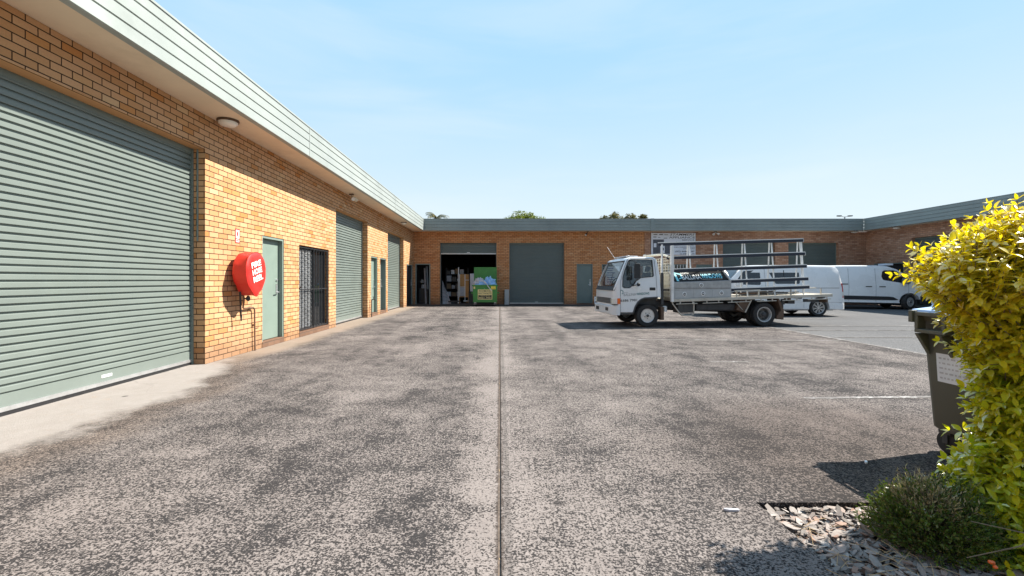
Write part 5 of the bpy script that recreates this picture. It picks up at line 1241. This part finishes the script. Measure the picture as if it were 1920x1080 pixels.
b.build('branches', M['twig'], hd, fix=False)
bb_ = MB()
for i, (x, y, z) in enumerate(((-.93,-.36,.16), (-.92,-.37,.145), (-.915,-.355,.155), (-.70,-.42,.22), (-.69,-.43,.235), (-.71,-.425,.24))): bb_.lathe([(.001,-.009), (.007,-.005), (.009,0), (.007,.005), (.001,.009)], (x, y, z), 'z', 10)
bb_.build('berries', M['orange'], hd, smooth=60)

sh_ = thing('shrub', 'low dark olive shrub with dry pale tips on the bark mulch under the hedge', 'shrub', (2.16, 2.27, -.05))
lb = MB(); ages = []; rnd = random.Random(23); st = MB()
for i in range(3400):
    th = math.acos(rnd.uniform(.02, 1)); ph = rnd.uniform(0, 6.283)
    d = Vector((math.sin(th)*math.cos(ph), math.sin(th)*math.sin(ph), math.cos(th)))
    k = 1 + .22*mn.noise(d*2.6+Vector((4,0,0))) + .12*mn.noise(d*6)
    rr = k*rnd.uniform(.62, 1.02)
    P = Vector((d.x*.255*rr, d.y*.23*rr, .03 + d.z*.305*rr))
    dr_ = (d + Vector((rnd.uniform(-.5,.5), rnd.uniform(-.5,.5), rnd.uniform(-.1,.7)))).normalized()
    dry = 1 if (d.z > .72 and d.x < .25 and rnd.random() < .6) else 0
    Ls = rnd.uniform(.03, .06)*(1.3 if dry else 1)
    if rnd.random() < .3: st.tube([P - d*.12, P+dr_*Ls], [.0016, .0008], 3, cap=False)
    for q in range(5 if not dry else 4):
        f = (q+.3)/5; c = P + dr_*(Ls*f); s_ = Vector((rnd.uniform(-1,1), rnd.uniform(-1,1), rnd.uniform(-.6,1))).normalized()
        dd_ = (dr_*.9 + s_*.7).normalized(); L_ = rnd.uniform(.010, .020)*(1.4 if dry else 1); n_ = dd_.cross(Vector((rnd.uniform(-1,1), rnd.uniform(-1,1), rnd.uniform(-1,1)))).normalized()*(L_*(.32 if not dry else .10))
        lb.add([c, c+dd_*L_*.5+n_, c+dd_*L_, c+dd_*L_*.5-n_], [(0,1,2,3)]); ages += [(.02 if dry else rnd.uniform(.4, 1))]*4
finish_leaves(lb, 'foliage', M['shrub_leaf'], sh_, ages)
for i in range(30):
    a = rnd.uniform(0, 6.28); st.tube([(0,0,0), (math.cos(a)*.12, math.sin(a)*.1, .12), (math.cos(a)*.21, math.sin(a)*.19, rnd.uniform(.12, .26))], [.005, .003, .0015], 5)
st.build('stems', M['twig'], sh_, fix=False)

# bark and slate mulch, one uncountable mass
rnd = random.Random(31); b = MB()
for i in range(6500):
    x = rnd.uniform(1.51, 3.4) if i < 4500 else rnd.uniform(1.51, 2.3); y = rnd.uniform(1.2, 2.64)
    l = rnd.choice((.012, .02, .028, .036, .048))*rnd.uniform(.8, 1.4); ww = l*rnd.uniform(.22, .5); hh = rnd.uniform(.001, .0028)
    n = rnd.randint(5, 7); q = Matrix.Rotation(rnd.gauss(.6, .9), 3, 'Z') @ Matrix.Rotation(rnd.gauss(0, .22), 3, 'X') @ Matrix.Rotation(rnd.gauss(0, .2), 3, 'Y')
    c = Vector((x, y, -.052 + rnd.random()**1.5*.034 + l*.1))
    ring = []
    for k in range(n):
        a = 2*math.pi*k/n + rnd.uniform(-.3, .3); ring.append((math.cos(a)*l*rnd.uniform(.75, 1.1), math.sin(a)*ww*rnd.uniform(.75, 1.1)))
    vs = [c + q @ Vector((u, v, hh)) for u, v in ring] + [c + q @ Vector((u, v, -hh)) for u, v in ring]
    b.add(vs, [tuple(range(n)), tuple(reversed(range(n, 2*n)))] + [(k, n+k, n+(k+1) % n, (k+1) % n) for k in range(n)])
o = b.build('bark_mulch', M['chips'], None, fix=False); tag(o, 'pale bark and slate chips covering the garden bed corner', 'mulch', kind='stuff')
rnd = random.Random(37); b = MB()
for i in range(46):
    x = rnd.uniform(1.5, 2.1); y = rnd.uniform(1.7, 2.45); a = rnd.uniform(0, 6.28); l = rnd.uniform(.06, .18); d = Vector((math.cos(a), math.sin(a), 0))
    p = Vector((x, y, -.012)); b.tube([p, p+d*l*.5+Vector((0,0,.02)), p+d*l+Vector((0,0,rnd.uniform(0,.03)))], .0012, 4)
o = b.build('dry_stalks', M['straw'], None, fix=False); tag(o, 'dry straw stalks scattered over the bark mulch', 'stalks', kind='stuff')
def chip(label, x, y, l, w_, rz):
    b = MB(); rnd = random.Random(int(x*100)); n = 9; ring = [(math.cos(2*math.pi*k/n)*l*rnd.uniform(.85, 1.1), math.sin(2*math.pi*k/n)*w_*rnd.uniform(.7, 1.1)) for k in range(n)]
    b.prism(ring, 'z', .001, .014); o = b.build('bark_chip', M['plastic_white'] if 'white' in label else M['foam_grey'], bevel=.003); o.location = (x, y, 0); o.rotation_euler = (0, 0, rz)
    tag(o, label, 'bark chip', 'loose chips on the concrete')
chip('loose pale bark chip on the concrete beside the mulch corner', 1.305, 2.56, .045, .013, -.1)
chip('small white scrap lying in the wheelie bin shadow', 2.60, 3.23, .03, .010, .9)

# ------------------------------------------------------------------ trees and lamp beyond the roofs
def tree(label, c, h, rad, n, mat, seed, cl, squash=.55, group='trees behind the warehouses', sz=.17):
    t = thing('broadleaf_tree', label, 'tree', (c[0], c[1], -.09), group=group); rnd = random.Random(seed)
    b = MB(); b.tube([(0,0,0), (.1,0,h*.3), (.05,.1,h*.55)], [.28, .22, .14], 10); cen = []
    for i in range(cl):
        a = rnd.uniform(0, 6.283); rr = rad*math.sqrt(rnd.random())*.85; z = h - rad*squash*(.35 + .9*(rr/rad)**2) - rnd.uniform(0, rad*.35)
        cen.append((Vector((math.cos(a)*rr, math.sin(a)*rr, z)), rad*rnd.uniform(.17, .32)))
        b.tube([(.05,.1,h*.5), (math.cos(a)*rr*.5, math.sin(a)*rr*.5, (h*.5+z)/2+.2), cen[-1][0]], [.09, .05, .015], 6)
    b.build('trunk', M['bark'], t, smooth=40)
    lb = MB()
    for i in range(n):
        p, r = rnd.choice(cen); d = Vector((rnd.gauss(0,1), rnd.gauss(0,1), rnd.gauss(0,1))).normalized()
        q = p + d*r*rnd.uniform(.35, 1.0)**.7; q.z = min(q.z, h)
        a = Vector((rnd.gauss(0,1), rnd.gauss(0,1), rnd.gauss(0,.6))).normalized(); s_ = a.cross(d+Vector((.1,.2,.3))).normalized(); L_ = sz*rnd.uniform(.7, 1.4)
        lb.add([q-a*L_*.5, q+s_*L_*.22, q+a*L_*.5, q-s_*L_*.22], [(0,1,2,3)])
    lb.build('crown', mat, t, fix=False)
tree('bushy sunny green tree rising behind the middle of the back roof', (2.45, 46, 0), 8.25, 2.9, 20000, M['tree_leaf'], 3, 40, .42)
tree('sparse olive gum tree behind the roof, left of the small bushy tree', (11.3, 46, 0), 8.35, 1.7, 2400, M['gum_leaf'], 4, 20, .5)
tree('small bushy tree behind the roof above the sign', (13.9, 46.5, 0), 8.3, 1.35, 2600, M['gum_leaf'], 8, 16, .5)
pm = thing('palm_tree', 'dark palm fronds showing above the left end of the back roof', 'palm', (-6.55, 46, -.09), group=None)
MB().tube([(0,0,0), (.2,0,3.5), (.15,0,7.6)], [.22, .17, .13], 10).build('trunk', M['bark'], pm, smooth=40)
b = MB(); rnd = random.Random(12)
for k in range(15):
    a = 2*math.pi*k/15 + rnd.uniform(-.2, .2); el = rnd.uniform(.2, 1.25); L_ = rnd.uniform(1.3, 1.8); pts = []
    for j in range(9):
        f = j/8; hor = L_*f*math.cos(el*(1-.3*f)); z = 7.6 + L_*f*math.sin(el) - 1.1*f*f*L_*.6
        pts.append(Vector((.15+math.cos(a)*hor, math.sin(a)*hor, z)))
    b.tube(pts, [.03-.003*j for j in range(9)], 5)
    for j in range(1, 9):
        dv = (pts[j]-pts[j-1]).normalized(); s_ = dv.cross(Vector((0,0,1))).normalized()
        for q in (-1, 1):
            for m_ in (0, .5):
                p = pts[j-1].lerp(pts[j], m_); e = p + (s_*q*.9+dv*.7).normalized()*.42*(1-.06*j) + Vector((0,0,-.16)); b.add([p-dv*.03, p+dv*.03, e], [(0,1,2)])
b.build('crown', M['gum_leaf'], pm, fix=False)
lp = thing('street_lamp', 'distant twin headed street lamp above the right roof corner', 'street lamp', (37.9, 50, -.09))
MB().tube([(0,0,0), (0,0,8.35)], [.10, .06], 10).build('pole', M['galv'], lp, smooth=40)
for s_ in (-1, 1):
    MB().tube([(0,0,8.3), (s_*.35,0,8.4)], .035, 8).build('arm', M['galv'], lp)
    MB().loft([[(s_*(.35+x), y0, z0+8.36), (s_*(.35+x), -y0, z0+8.36), (s_*(.35+x), -y0, 8.48), (s_*(.35+x), y0, 8.48)] for x, y0, z0 in ((0, .06, .04), (.1, .13, .0), (.45, .12, .02), (.52, .05, .06))]).build('lamp_head', M['charcoal'], lp)
